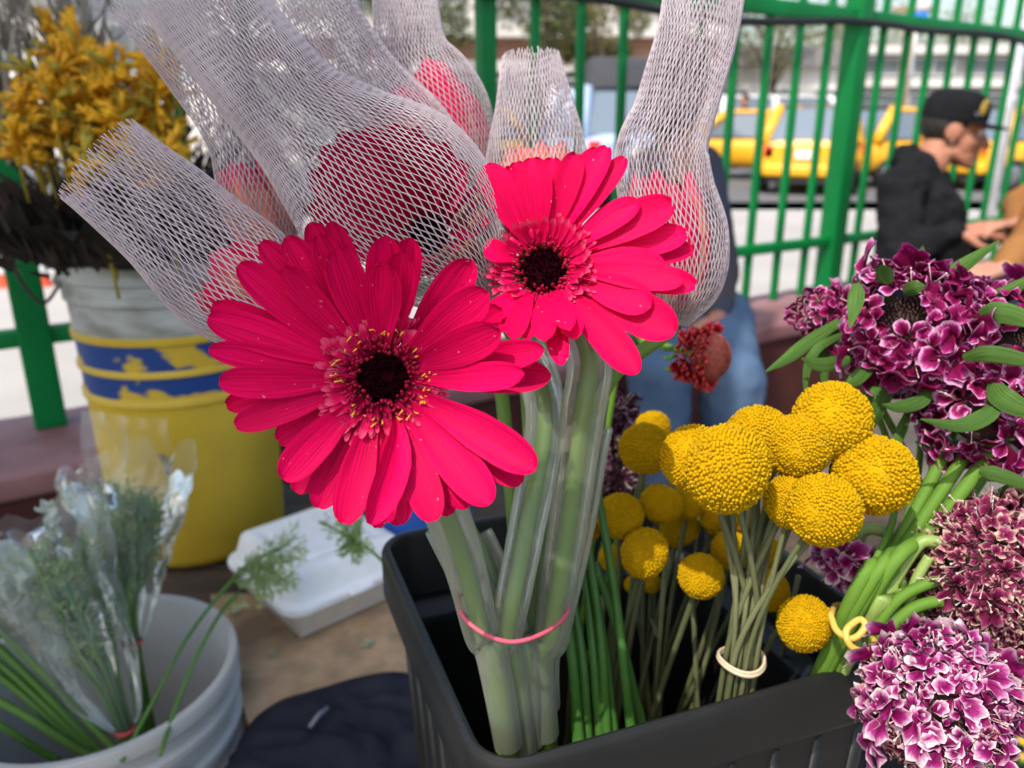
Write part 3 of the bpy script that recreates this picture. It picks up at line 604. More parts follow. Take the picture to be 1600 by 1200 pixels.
# ---- person in a brown jacket at the right edge
D = 2.62
hip = pt(1690, 450, D); chest = pt(1680, 320, D); nb = pt(1672, 240, D); hd = pt(1660, 168, D); sn, sf = pt(1664, 285, D - .14), pt(1682, 275, D + .18)
en, wn_ = pt(1607, 385, D - .16), pt(1567, 422, D - .30); ef, wf_ = pt(1600, 320, D + .1), pt(1590, 352, D - .05)
k1, k2 = pt(1600, 462, D - .3), pt(1592, 455, D - .05); f1, f2 = V((k1.x - .02, k1.y, .07)), V((k2.x - .02, k2.y, .07))
per = empty('person', V((hip.x, hip.y, ZW)), 'person in tan brown jacket at the right picture edge, facing the man in black', 'person')
sk, cl, tr = MB(), MB(), MB(); P, M = head(sk, hd, (-1, -.15, -.1)); chain(sk, [hd + V((.02, 0, -.06)), nb, chest, hip], [.055, .058, .10, .11])
for a, b, c in ((sn, en, wn_), (sf, ef, wf_)): chain(sk, [nb - V((0, 0, .04)), a, b, c], [.05, .045, .036, .026]); chain(cl, [a, b, lerp(b, c, .82)], [.075, .064, .046])
hand(sk, wn_, (-.8, -.3, .0), (0, -.3, 1), 1.05, .5); hand(sk, wf_, (-.9, -.2, .05), (0, 0, 1), 1, .4)
legs(sk, tr, hip, V((0, 1, 0)), [k1, k2], [f1, f2]); b_ = blob('body', sk, m_skin2, per, .0065, 4)
chain(cl, [nb - V((0, 0, .05)), chest, hip], [.075, .13, .13]); chain(cl, [sn, sf], [.075, .075]); blob('jacket', cl, m_brownj, per, .011, 4, .02, .09); blob('trousers', tr, m_dkden, per, .012, 4, .015); shoes(per, [f1, f2], V((-1, 0, 0)))
hr = MB(); hr.ball(P(-.02, 0, .045), (.10, .084, .09), 20, 14, M=M); blob('hair', hr, m_hair, b_, .008, 2)

# ---- walker in dark clothes on the pavement beyond the fence
D = 20.0; bx, by = tx(1143, D), D
per = empty('person', V((bx, by, 0)), 'walker in dark clothes beyond the fence, partly behind the leftmost taxi', 'person')
sk, cl, tr = MB(), MB(), MB(); hd = V((bx, by, 1.56)); P, M = head(sk, hd, (-1, -.2, 0)); hip = V((bx, by, .92)); nb = V((bx, by, 1.42)); chest = V((bx, by, 1.25))
chain(sk, [hd - V((0, 0, .06)), nb, chest, hip], [.055, .06, .1, .1])
for sg, sw in ((-1, .12), (1, -.12)):
    a, b, c = V((bx, by + sg * .17, 1.38)), V((bx - sw * .4, by + sg * .21, 1.12)), V((bx - sw - .05, by + sg * .2, .9)); chain(sk, [nb, a, b, c], [.05, .045, .036, .026]); chain(cl, [a, b, lerp(b, c, .9)], [.06, .05, .04]); hand(sk, c, (-.3, 0, -1), (0, sg, 0))
ks = [V((bx - .08, by - .1, .5)), V((bx + .06, by + .1, .5))]; fs_ = [V((bx - .16, by - .1, .07)), V((bx + .22, by + .1, .09))]
legs(sk, tr, hip, V((0, 1, 0)), ks, fs_); b_ = blob('body', sk, m_skin, per, .009, 3); chain(cl, [nb - V((0, 0, .04)), chest, hip], [.07, .13, .13]); chain(cl, [V((bx, by - .16, 1.36)), V((bx, by + .16, 1.36))], [.06, .06])
blob('jacket', cl, mat('dark_navy_jacket', (.02, .026, .04), rough=.9), per, .014, 3, .015); blob('trousers', tr, m_dkden, per, .014, 3, .012); shoes(per, fs_, V((-1, 0, 0)))
hr = MB(); hr.ball(P(-.02, 0, .045), (.10, .084, .09), 20, 14, M=M); blob('hair', hr, m_hair, b_, .01, 2)
# ================================================================ STALL: table, buckets, box, cloth
ZB_ = 0.36
m_plank = mat('dark_plank', (0.085, 0.055, 0.035), (0.045, 0.03, 0.02), scale=3, rough=0.85, bump=0.4, bscale=40, stretch=(1, 8, 8))
m_board = mat('brown_board', (0.46, 0.31, 0.18), (0.20, 0.135, 0.085), scale=11, rough=0.9, bump=0.35, bscale=60, lo=0.40, hi=0.62, detail=8)
m_bin = mat('black_bin_plastic', (0.0070, 0.0074, 0.0074), (0.0125, 0.0125, 0.012), scale=14, rough=0.42, bump=0.12, bscale=120, spec=0.45, rvar=0.12)
m_blueb = mat('blue_plastic', (0.02, 0.10, 0.42), rough=0.4)
m_foam = mat('white_foam', (0.86, 0.87, 0.87), (0.80, 0.81, 0.81), scale=40, rough=0.6, bump=0.15, bscale=400)
m_gbucket = mat('grey_bucket_plastic', (0.43, 0.435, 0.43), (0.33, 0.335, 0.325), scale=9, rough=0.5, bump=0.1, bscale=80, lo=0.3, hi=0.75)
m_wire = mat('wire', (0.10, 0.10, 0.10), rough=0.4, metal=0.8)
def rrect(c, e1, e2, L1, L2, r, inset, z, n=6):
    """rounded rectangle: corner c, edges e1*L1, e2*L2"""
    out = []; r = max(0.004, r - inset)
    cs = [(inset + r, inset + r, pi), (L1 - inset - r, inset + r, 1.5 * pi), (L1 - inset - r, L2 - inset - r, 0), (inset + r, L2 - inset - r, .5 * pi)]
    for a, b, w in cs:
        for k in range(n + 1):
            t = w + pi / 2 * k / n; p = c + e1 * (a + r * cos(t)) + e2 * (b + r * sin(t)); out.append(V((p.x, p.y, z)))
    return out
# black bin
c1 = pt(748, 1216, 0.356); ZR = c1.z
e1 = (on_z(1340, 1047, ZR) - c1); e1.z = 0; e1.normalize(); e2 = V((-e1.y, e1.x, 0)); bl_ = on_z(592, 834, ZR) - c1
BL1, BL2 = 0.262, bl_.dot(e2) ; print('bin', c1, BL2, bl_.dot(e1), ZR)
bn = empty('flower_bin', (c1 + e1 * BL1 / 2 + e2 * BL2 / 2) * 1.0, 'black rectangular plastic bin holding the gerberas and craspedia', 'bin'); bn.location.z = ZB_
ring = [(.030, ZB_ + .002), (.012, ZR - .055), (.0095, ZR - .042), (.002, ZR - .038), (.0, ZR - .034), (.0, ZR - .004), (.0015, ZR - .001), (.004, ZR), (.0062, ZR - .001), (.0075, ZR - .004), (.011, ZR - .052), (.0135, ZR - .056), (.024, ZR - .060), (.0265, ZR - .066), (.045, ZB_ + .012)]
rows = [rrect(c1, e1, e2, BL1, BL2, .026, i_, z_) for i_, z_ in ring]
mb = MB().grid(rows, closed=True); n_ = len(rows[0]); mb.add(rows[-1], [tuple(range(n_))]); mb.add(rows[0], [tuple(range(n_ - 1, -1, -1))]); mb.build('bin_body', m_bin, bn, sharp=40)
for k in range(7):     # moulded ribs on the outside under the lip
    a = c1 + e2 * (BL2 * (0.14 + .12 * k)) + e1 * .0135; MB().tube([V((a.x, a.y, ZR - .05)), V((a.x, a.y, ZB_ + .05)) + e1 * .014], .0035, 6).build('rib', m_bin, bn)
for k in range(8):
    a = c1 + e1 * (BL1 * (0.12 + .11 * k)) + e2 * .0135; MB().tube([V((a.x, a.y, ZR - .05)), V((a.x, a.y, ZB_ + .05)) + e2 * .014], .0035, 6).build('rib', m_bin, bn)
BINC = c1 + e1 * BL1 / 2 + e2 * BL2 / 2
# table with back plank, brown board on top
fl, bk = on_z(408, 1200, ZB_), on_z(332, 940, ZB_)
tb = empty('wooden_table', (0, .95, 0), 'low dark wooden table carrying the yellow bucket', 'table')
for k in range(3): MB().box((-.05, 1.0 + .152 * k, ZB_ - .02 - .003), (1.5, .148, .04), bev=.004).build('plank', m_plank, tb)
for x_ in (-.74, .64):
    for y_ in (.97, 1.34): MB().box((x_, y_, ZB_ / 2 - .02), (.06, .06, ZB_ - .044), bev=.004).build('leg', m_plank, tb)
bd = empty('brown_board', ((fl.x + .35) / 2, .6, ZB_), 'stained brown board under the black bin and the white food box', 'board')
dirl = (bk - fl).normalized(); f0 = fl - dirl * .25; b0 = fl + dirl * ((bk - fl).length + .02)
c4 = [f0, V((.36, f0.y, ZB_)), V((.36, b0.y + .05, ZB_)), b0]
sl_ = [V((q.x, q.y, ZB_ - .018)) for q in c4] + [V((q.x, q.y, ZB_)) for q in c4]
MB().add(sl_, [(3, 2, 1, 0), (4, 5, 6, 7), (0, 1, 5, 4), (1, 2, 6, 5), (2, 3, 7, 6), (3, 0, 4, 7)]).build('board_top', m_board, bd, smooth=False)
for x_, y_ in ((f0.x + .04, f0.y + .05), (.31, f0.y + .05), (.30, b0.y - .02), (b0.x + .06, b0.y - .02)):
    MB().box((x_, y_, (ZB_ - .018) / 2), (.05, .05, ZB_ - .02), bev=.003).build('leg', mat('brown_leg', (.10, .045, .03), rough=.8), bd)
# yellow bucket
m_yb = mat('yellow_bucket_plastic', (0.62, 0.42, 0.03), (0.40, 0.27, 0.022), scale=6, rough=0.5, bump=0.12, bscale=60, lo=.3, hi=.75)
m_gb = mat('weathered_grey_plastic', (0.46, 0.475, 0.45), (0.22, 0.22, 0.185), scale=11, rough=0.6, bump=0.2, bscale=60, stretch=(1, 1, 2.5), lo=.38, hi=.62)
m_bb = mat('worn_blue_print', (0.008, 0.045, 0.20), (0.55, 0.37, 0.03), scale=10, rough=0.5, lo=.535, hi=.56, detail=3, stretch=(1, 1, 1.3))
bf = on_z(327, 892, ZB_); yc = bf + V((bf.x, bf.y, 0)).normalized() * .135; yc.z = ZB_
yb = empty('yellow_bucket', yc, 'tall yellow bucket with grey top and two worn blue bands', 'bucket')
YH = .462; mb = MB()
def seg(prof, mi): mb.lathe([(r, z) for r, z in prof], yc, 56, mi=mi)
seg([(0, .002), (.118, .002), (.128, .008), (.130, .02), (.1365, .262)], 0); seg([(.1365, .262), (.1405, .264), (.1405, .272), (.137, .275)], 0); seg([(.137, .275), (.1375, .306)], 2); seg([(.1375, .306), (.1415, .308), (.1415, .314), (.138, .317)], 0); seg([(.138, .317), (.139, .352)], 2)
seg([(.139, .352), (.1432, .354), (.1432, .361), (.1395, .364)], 0); seg([(.1395, .364), (.141, .405), (.1455, .408), (.1455, .418), (.1418, .421), (.1425, .434), (.1475, .437), (.1475, .458), (.145, .462), (.139, .461), (.134, .40), (.122, .02), (0, .012)], 1)
mb.build('bucket_body', [m_yb, m_gb, m_bb], yb, sharp=50)
ear = yc + V((-.145, -.03, .425)); MB().ball(ear, (.012, .014, .014), 12, 8).build('handle_ear', m_gb, yb)
MB().tube(bez([ear, ear + V((-.022, -.02, -.03)), ear + V((-.03, -.05, .01)), ear + V((-.018, -.075, .05)), ear + V((.01, -.09, .06))], 20), .0028, 6).build('wire_handle', m_wire, yb)
# grey bucket, lower left
gc = V((-.443, .717, 0)); gb = empty('grey_bucket', gc, 'grey plastic bucket at the lower left holding wrapped greens', 'bucket'); GZ = .45; GR = .137; mb = MB()
prof = [(0, .002), (.112, .002), (.116, .008)]
for r_, z_ in ((.134, .30), (.134, .335), (.1395, .337), (.1395, .343), (.134, .346), (.134, .366), (.141, .369), (.141, .376), (.135, .379), (.1355, .402), (.1425, .405), (.1425, .412), (.1365, .415), (.137, .432), (.1435, .435), (.1435, .447), (.1415, .45), (.134, .449), (.1325, .445), (.1285, .30), (.110, .02), (0, .012)): prof.append((r_, z_))
mb.lathe(prof, gc, 64).build('bucket_body', m_gbucket, gb, sharp=45)
a_ = radians(-40); q = gc + V((cos(a_) * .139, sin(a_) * .139, .372)); mb = MB().ball(q, (.026, .026, .022), 14, 10).ball(q + V((cos(a_) * .02, sin(a_) * .02, .0)), (.013, .013, .011), 12, 8); mb.build('handle_ear', m_gbucket, gb)
hp = [gc + V((cos(a_ + t) * (.150), sin(a_ + t) * .150, .372 - .20 * sin(pi * k / 16))) for k, t in enumerate([pi * j / 16 for j in range(17)])]
hp = [gc + V((cos(a_ - pi * k / 16) * .152, sin(a_ - pi * k / 16) * .152, .372 - .16 * sin(pi * k / 16))) for k in range(17)]
MB().tube(bez(hp, 40), .0025, 6).build('wire_handle', m_wire, gb)
MB().lathe([(0, .0), (.118, .0)], gc + V((0, 0, .22)), 40).build('water', mat('dark_water', (.02, .025, .015), rough=.05, spec=.5), gb)
# blue tub behind the bin
bt = on_z(655, 905, ZB_); bt.y += .05; tb2 = empty('blue_tub', bt, 'blue plastic tub glimpsed behind the black bin under the front gerbera', 'tub')
MB().lathe([(0, .0), (.07, .0), (.083, .19), (.089, .192), (.089, .203), (.084, .205), (.08, .2), (.068, .01), (0, .008)], bt, 40).build('tub_body', m_blueb, tb2, sharp=45)
# white foam food box
fc = on_z(464, 1016, ZB_); fr = on_z(610, 948, ZB_); e1b = (fr - fc); e1b.z = 0; e1b.normalize(); e2b = V((-e1b.y, e1b.x, 0)); S_ = .205
fb_ = empty('food_box', fc + e1b * S_ / 2 + e2b * S_ / 2, 'closed white foam food box lying on the brown board', 'food box')
rg = lambda L: [rrect(fc - e1b * .012 - e2b * .012, e1b, e2b, S_, S_, .03, i_, ZB_ + z_ * 1.4) for i_, z_ in L]
rows = rg([(.030, .001), (.026, .003), (.012, .032), (.003, .034), (.002, .037), (.004, .038)]); m1_ = MB().grid(rows, closed=True); m1_.add(rows[0], [tuple(range(len(rows[0]) - 1, -1, -1))]); m1_.add(rows[-1], [tuple(range(len(rows[0])))]); m1_.build('tray', m_foam, fb_, sharp=60)
rows = rg([(.002, .0385), (.001, .040), (.003, .043), (.012, .044), (.022, .066), (.027, .070), (.04, .071), (.043, .0695), (.05, .0695), (.053, .0715)]); m1_ = MB().grid(rows, closed=True); m1_.add(rows[-1], [tuple(range(len(rows[0])))]); m1_.add(rows[0], [tuple(range(len(rows[0]) - 1, -1, -1))]); m1_.build('lid', m_foam, fb_, sharp=60)
q = fc + e1b * S_ * .45 - e2b * .004 + V((0, 0, .056)); MB().box(q - e2b * .004, (.035, .018, .006), rz=math.atan2(e1b.y, e1b.x), bev=.002).build('closing_tab', m_foam, fb_)
# dark garment heap
gc2 = on_z(600, 1190, ZB_); ge = empty('dark_garment', gc2, 'crumpled dark navy garment with pale stripe lying on the brown board', 'garment'); rows = []
for i in range(56):
    row = []
    for j in range(64):
        u, v = j / 63 * 2 - 1, i / 55 * 2 - 1; x_, y_ = u * .165, v * .14 ; edge = 1 + .16 * noise.noise(V((math.atan2(v, u) * 1.3, 3, 0)))
        r_ = sqrt(u * u + v * v) / edge
        h_ = (-.012 if r_ > 1 else 0) + max(0, 1 - r_ ** 2.6) ** .6 * .024 + max(0, 1 - r_ ** 2) * (.034 * abs(noise.noise(V((x_ * 10 + y_ * 16, y_ * 26, 1)))) + .015 * noise.noise(V((x_ * 34, y_ * 46 + x_ * 20, 2))))
        row.append(gc2 + V((x_, y_, .0015 + h_)) * 1.0)
    rows.append(row)
m_navy = mat('navy_cloth', (0.012, 0.014, 0.022), (0.02, 0.022, 0.032), scale=14, rough=0.9, bump=.3, bscale=300, spec=.15)
MB().grid(rows).build('cloth', m_navy, ge)
s0, s1 = on_z(484, 1136, ZB_ + .034), on_z(512, 1106, ZB_ + .034); MB().tube([s0, lerp(s0, s1, .5) + V((0, 0, .003)), s1], [.0022, .0026, .0022], 8).build('pale_stripe', mat('pale_stripe', (.16, .16, .21), rough=.7), ge)
# bits of leaf litter on the board
m_lit = mat('leaf_litter', (0.32, 0.38, 0.24), (.2, .25, .13), scale=20, rough=.8)
lt = MB(); rng = random.Random(3)
for px_, py_ in [(425, 1022), (574, 1008), (368, 958), (548, 1020), (430, 1150), (520, 1040)] + [(rng.uniform(380, 640), rng.uniform(985, 1090)) for k in range(60)]:
    q = on_z(px_, py_, ZB_ + .0015); big = px_ in (425, 574, 368)
    for k in range(10 if big else 2):
        a = rng.uniform(0, 6.3); s_ = rng.uniform(.003, .007) * (1 if big else .5); p = q + V((rng.uniform(-.006, .006), rng.uniform(-.006, .006), rng.uniform(0, .004))) ; d_ = V((cos(a), sin(a), rng.uniform(-.1, .3))) * s_; b_2 = V((-sin(a), cos(a), .2)) * s_ * .4
        lt.add([p - d_, p + b_2, p + d_, p - b_2], [(0, 1, 2, 3)])
o = lt.build('leaf_litter', m_lit, smooth=False, kind='stuff'); tag(o, 'scattered green leaf crumbs on the brown board', 'leaf crumbs')
# navy trousers heap / bag below the bin at the right, yellow blossoms at the corner
bp_ = on_z(1385, 1260, .12); e = empty('navy_bag', V((bp_.x, bp_.y, 0)), 'dark navy cloth bag on the ground below the right end of the bin', 'bag'); mb = MB()
mb.ball((bp_.x, bp_.y + .05, .2), (.16, .14, .2), 24, 16); mb.ball((bp_.x + .1, bp_.y, .17), (.12, .12, .16), 20, 12); cap(mb, (bp_.x - .1, bp_.y + .05, .3), (bp_.x + .12, bp_.y + .03, .33), .06, .06)
blob('bag_body', mb, m_navy, e, .012, 5, .04, .08); MB().tube(bez([(bp_.x - .1, bp_.y, .36), (bp_.x - .04, bp_.y - .06, .44), (bp_.x + .06, bp_.y - .06, .44), (bp_.x + .12, bp_.y, .38)], 16), .008, 8).build('handle', m_navy, e)
# greens in the grey bucket
m_dill = mat('dill_green', (0.16, 0.27, 0.06), (0.32, 0.44, 0.17), scale=30, rough=0.75, trans=.3)
m_dillp = mat('pale_sprig', (0.42, 0.53, 0.27), (0.25, 0.37, 0.14), scale=30, rough=0.75, trans=.3)
m_stemg = mat('green_stem', (0.06, 0.155, 0.022), (0.10, 0.21, 0.04), scale=14, rough=0.45, spec=.4, trans=.1)
m_film = film('clear_cellophane', (.82, .88, .85), clear=.95, rough=.14, gloss=.7, bump=.7, bscale=42, trans=.5, edge=.18)
m_rub = mat('red_rubber', (0.45, 0.05, 0.06), rough=.5)
def feathery(mb, a, b, n, spread, ls, rng):
    """feathery head between a and b"""
    ax = (b - a); L = ax.length; ax = ax.normalized(); o1 = ax.orthogonal().normalized(); o2 = ax.cross(o1)
    for k in range(n):
        t = rng.random(); w = rng.uniform(0, 6.28); r_ = spread * sqrt(rng.random()) * (.3 + .7 * t); p = a + ax * L * t + (o1 * cos(w) + o2 * sin(w)) * r_
        d_ = (ax * rng.uniform(.2, 1) + (o1 * cos(w) + o2 * sin(w)) * rng.uniform(.2, 1) + V((rng.gauss(0, .3), rng.gauss(0, .3), rng.gauss(0, .3)))).normalized(); s_ = d_.orthogonal().normalized(); s_ = (s_ * cos(w) + d_.cross(s_) * sin(w)); q = p + d_ * ls * rng.uniform(.6, 1.3)
        mb.add([p, lerp(p, q, .5) + s_ * ls * .13, q, lerp(p, q, .5) - s_ * ls * .13], [(0, 1, 2, 3)])
def greens(label, tie, top, foot, spread, seed, ml, nst=9, wrap=True, nleaf=900, ls=.010, wr=1.35):
    rng = random.Random(seed); e = empty('wrapped_greens', foot, label, 'greens bunch'); sm = MB(); lm = MB(); ax = (top - tie)
    o1 = ax.orthogonal().normalized(); o2 = ax.normalized().cross(o1)
    for k in range(nst):
        w = rng.uniform(0, 6.28); r_ = spread * sqrt(rng.random()); tp = top + (o1 * cos(w) + o2 * sin(w)) * r_ - ax * rng.uniform(0, .2); tq = tie + (o1 * cos(w) + o2 * sin(w)) * .006; ft = foot + (o1 * cos(w + .5) + o2 * sin(w + .5)) * .02
        sm.tube(bez([ft, tq, lerp(tq, tp, .5) + (o1 * cos(w) + o2 * sin(w)) * .006, tp], 14), .0019, 6); feathery(lm, lerp(tq, tp, .42), tp, nleaf // nst, spread * .5, ls, rng)
    sm.build('stems', m_stemg, e, kind='stuff'); lm.build('leaves', ml, e, smooth=False, kind='stuff')
    MB().lathe([(.0085, -.003), (.0105, 0), (.0085, .003), (.007, 0), (.0085, -.003)], tie, 20).build('rubber_band', m_rub, e)
    if wrap:
        rows = []; R = (spread + .012) * wr
        for i in range(40):
            t = i / 39; row = []; c_ = lerp(tie, top + ax * .12, t) if t > 0 else tie
            for j in range(61):
                w = 2 * pi * j / 60; rr = lerp(.009, R, t ** .7) * (1 + .34 * noise.noise(V((cos(w) * 1.5, sin(w) * 1.5, t * 2.4 + seed))) + .16 * noise.noise(V((cos(w) * 4.5, sin(w) * 4.5, t * 7 + seed))) + .06 * sin(w * 9 + seed + 3 * t) * (1 - t * .5)); jag = .05 * noise.noise(V((cos(w) * 2.2, sin(w) * 2.2, seed + 5))) if i == 39 else 0
                row.append(c_ + (o1 * cos(w) + o2 * sin(w)) * rr + ax.normalized() * jag)
            rows.append(row)
        MB().grid(rows).build('cellophane', m_film, e)
    return e
def gfoot(dx, dy): return gc + V((dx, dy, .03))
greens('cellophane wrapped feathery greens with red tie standing at the back of the grey bucket', pt(207, 1003, .835), pt(205, 760, .90), gfoot(.03, .02), .034, 5, m_dill, 13, True, 3600, .011)
greens('cellophane wrapped pale greens leaning left in the grey bucket', pt(196, 1140, .80), pt(62, 850, .80), gfoot(.05, 0), .036, 9, m_dillp, 11, True, 1500, .012, 1.5)
def sprig(label, pts, r, ml, head, n, spread, seed, ls=.010):
    rng = random.Random(seed); e = empty('leafy_sprig', pts[0], label, 'sprig'); MB().tube(bez(pts, 24), r, 7).build('stem', m_stemg, e); lm = MB()
    for a, b in head: feathery(lm, a, b, n, spread, ls, rng)
    lm.build('leaves', ml, e, smooth=False, kind='stuff'); return e
sprig('feathery pale sprig hanging out of the grey bucket over the white food box', [pt(190, 1190, .74), pt(240, 1095, .80), pt(300, 985, .87), pt(385, 885, .95), pt(450, 850, .96)], .0022, m_dillp, [(pt(365, 905, .94), pt(455, 880, .945)), (pt(385, 885, .95), pt(470, 845, .955)), (pt(400, 880, .95), pt(430, 930, .94))], 420, .022, 21)
sprig('bare green stem with small leaves beside the pale sprig in the grey bucket', [pt(250, 1180, .745), pt(280, 1090, .80), pt(315, 1010, .85), pt(350, 950, .91), pt(372, 930, .93)], .0022, m_dillp, [(pt(350, 950, .92), pt(375, 935, .93))], 40, .01, 22)
sprig('dark green sprig tip reaching over the food box below the front gerbera', [pt(640, 960, .70), pt(600, 880, .78), pt(545, 838, .84), pt(500, 815, .86)], .0016, m_dill, [(pt(580, 862, .80), pt(520, 815, .86)), (pt(555, 845, .83), pt(545, 815, .83)), (pt(560, 845, .83), pt(548, 865, .82))], 220, .014, 23, .008)
for k, (a, b, c) in enumerate((((-40, 975), (60, 1080), (148, 1166)), ((-60, 985), (45, 1070), (128, 1160)), ((-60, 1010), (30, 1085), (105, 1150)), ((-40, 1075), (50, 1125), (112, 1165)), ((-50, 1110), (10, 1140), (50, 1165)), ((-30, 955), (70, 1065), (160, 1150)))):
    lab = ['thickest green stem, middle of the fan at the left edge of the grey bucket', 'green stem just under the thickest one at the left edge of the grey bucket', 'third green stem down in the fan at the left edge of the grey bucket', 'thin green stem crossing low at the left of the grey bucket', 'lowest green stem at the left front rim of the grey bucket', 'uppermost green stem of the fan at the left edge of the grey bucket'][k]
    e = empty('cut_stalk', gfoot(-.02 + .012 * k, -.04), lab, 'stem', 'thick stems at the left edge of the grey bucket'); q1, q2 = pt(a[0], a[1], .79 - .006 * k), pt(c[0], c[1], .825 - .006 * k); MB().tube(bez([q1 + (q1 - q2) * .5, q1, lerp(q1, q2, .5) + V((0, 0, .004)), q2, q2 + (q2 - q1) * .45], 24), .0042 - .0003 * (k % 3), 8).build('stem', m_stemg, e)
# loose sheet of cellophane standing by the yellow bucket
rows = []
for i in range(30):
    row = []
    for j in range(30):
        u, v = j / 29, i / 29; p = lerp(lerp(pt(120, 905, 1.02), pt(262, 905, 1.0), u), lerp(pt(128, 640, 1.05), pt(268, 655, 1.02), u), v)
        n_ = .03 * noise.noise(V((u * 2.2, v * 2.5, 7))) + .012 * noise.noise(V((u * 7, v * 6, 9))); row.append(p + V((0, -1, .3)) * n_)
    rows.append(row)
e = empty('cellophane_sheet', pt(190, 905, 1.01), 'clear cellophane sleeve standing in front of the yellow bucket', 'cellophane'); MB().grid(rows).build('sheet', m_film, e)

# ---- dried bouquet in the yellow bucket
m_dry = mat('dry_brown_leaf', (0.016, 0.011, 0.008), (0.05, 0.034, 0.022), scale=20, rough=0.9); m_drypale = mat('dry_grey_stalk', (0.30, 0.255, 0.20), (0.17, 0.14, 0.11), scale=16, rough=0.9)
m_wrap = mat('dark_wrapping', (0.008, 0.0065, 0.005), (0.022, 0.017, 0.012), scale=16, rough=0.65, bump=.5, bscale=30)
m_orange = mat('orange_blossom', (0.92, 0.54, 0.02), (0.80, 0.40, 0.015), scale=40, rough=0.55, trans=.25); m_olive = mat('olive_blossom', (0.55, 0.42, 0.04), (.42, .33, .04), scale=40, rough=.6, trans=.25)
top = yc + V((0, 0, YH)); bq = empty('dried_bouquet', top, 'dark wrapped bouquet of orange blossoms and dry stalks in the yellow bucket', 'bouquet'); rows = []
for i in range(20):
    t = i / 19; row = []; cc = top + V((-.03 * t, -.0 * t, -.12 + .19 * t))
    for j in range(49):
        w = 2 * pi * j / 48; rr = lerp(.10, .235, max(0, (t - .46) / .54) ** .9) * (1 + .09 * max(0, t - .4) * 2 * sin(5 * w + 2 * t) + .10 * noise.noise(V((cos(w) * 2, sin(w) * 2, t * 3))) * max(0, t - .4)); jag = .06 * noise.noise(V((cos(w) * 6, sin(w) * 6, 2))) if i == 19 else 0
        row.append(cc + V((cos(w) * rr, sin(w) * rr, jag)))
    rows.append(row)
MB().grid(rows).build('wrapping', m_wrap, bq); rng = random.Random(12)
def spike(mb, p, q, s_):
    d_ = (q - p); o_ = d_.orthogonal().normalized(); w = rng.uniform(0, 6.28); o_ = o_ * cos(w) + d_.normalized().cross(o_) * sin(w); mb.add([p - o_ * s_, p + o_ * s_, lerp(p, q, .6) + o_ * s_ * .8, q, lerp(p, q, .6) - o_ * s_ * .8], [(0, 1, 2, 3, 4)])
lm = MB(); pm = MB()
for k in range(2600):
    w = rng.uniform(0, 6.28); r_ = .19 * sqrt(rng.random()); p = top + V((-.03 + r_ * cos(w), -.03 + r_ * sin(w), .02 + rng.uniform(-.02, .085 + .10 * max(0, sin(w))) * r_ / .2)); d_ = V((cos(w) * rng.uniform(0, 1), sin(w) * rng.uniform(0, 1), rng.uniform(.2, 1.2))).normalized() * rng.uniform(.02, .055); spike(lm, p, p + d_, .003)
for k in range(500):
    w = rng.uniform(0, 6.28); r_ = .15 * sqrt(rng.random()); p = top + V((-.20 + r_ * cos(w), .02 + r_ * sin(w), .12 + rng.uniform(0, .25))); d_ = V((rng.gauss(-.1, .35), rng.gauss(0, .35), 1)).normalized() * rng.uniform(.04, .12); spike(pm, p, p + d_, .0035)
lm.build('dry_leaves', m_dry, bq, smooth=False, kind='stuff'); pm.build('dry_stalks', m_drypale, bq, smooth=False, kind='stuff')
def blossom(mb, p, d_, L):
    d_ = d_.normalized(); o_ = d_.orthogonal().normalized(); k_ = d_.cross(o_); mi_ = 0 if rng.random() < .75 else 1
    e_ = p + d_ * L + (o_ * rng.uniform(-1, 1)) * L * .25; mb.tube([p, lerp(p, e_, .5) + k_ * L * .08, e_], [L * .07, L * .13, L * .16], 6, mi=mi_)
    for a in range(4):
        w = a * pi / 2 + .4; t_ = (o_ * cos(w) + k_ * sin(w)); s_ = d_.cross(t_); q = e_ + (d_ * .35 + t_ * .55) * L * .5; mb.add([e_ + t_ * L * .12 - s_ * L * .1, e_ + t_ * L * .12 + s_ * L * .1, q], [(0, 1, 2)], mi=mi_)
for k in range(50):
    px_ = rng.uniform(25, 268); lo_ = 55 + max(0, 110 - px_) * .7; py_ = rng.uniform(max(56, lo_), 240); c_ = pt(px_, py_, rng.uniform(.94, 1.08)); mb = MB()
    base = c_ + V((rng.uniform(-.02, .02), rng.uniform(.0, .04), -.06)); mb.tube(bez([base - V((0, -.02, .12)), base, c_], 8), .0022, 5, mi=1)
    for m_ in range(18):
        d_ = V((rng.gauss(0, .8), rng.gauss(-.35, .7), rng.gauss(.5, .6))); p = lerp(base, c_, rng.uniform(.3, 1.05)) + d_.normalized() * .004; blossom(mb, p, d_, rng.uniform(.018, .030))
    mb.build('blossom_sprig', [m_orange, m_olive], bq)
for px_, py_ in ((78, 30), (92, 34), (104, 50)):
    c_ = pt(px_, py_, 1.05); mb = MB(); mb.tube([c_ - V((0, -.03, .16)), c_], .0022, 5, mi=1)
    for m_ in range(8): blossom(mb, c_ - V((0, 0, rng.uniform(0, .02))), V((rng.gauss(0, .8), rng.gauss(-.3, .6), rng.gauss(.4, .6))), .024)
    mb.build('blossom_sprig', [m_orange, m_olive], bq)
rows = []
for i in range(16):
    row = []
    for j in range(20):
        u, v = j / 19, i / 15; p = lerp(lerp(pt(110, 150, 1.16), pt(330, 130, 1.12), u), lerp(pt(95, -60, 1.18), pt(320, -90, 1.12), u), v); row.append(p + V((0, -1, 0)) * (.03 * noise.noise(V((u * 3, v * 3, 1)))))
    rows.append(row)
MB().grid(rows).build('clear_wrap', film('grey_film', (.55, .54, .54), clear=.55, rough=.2, gloss=.8, bump=.6, bscale=25), bq)

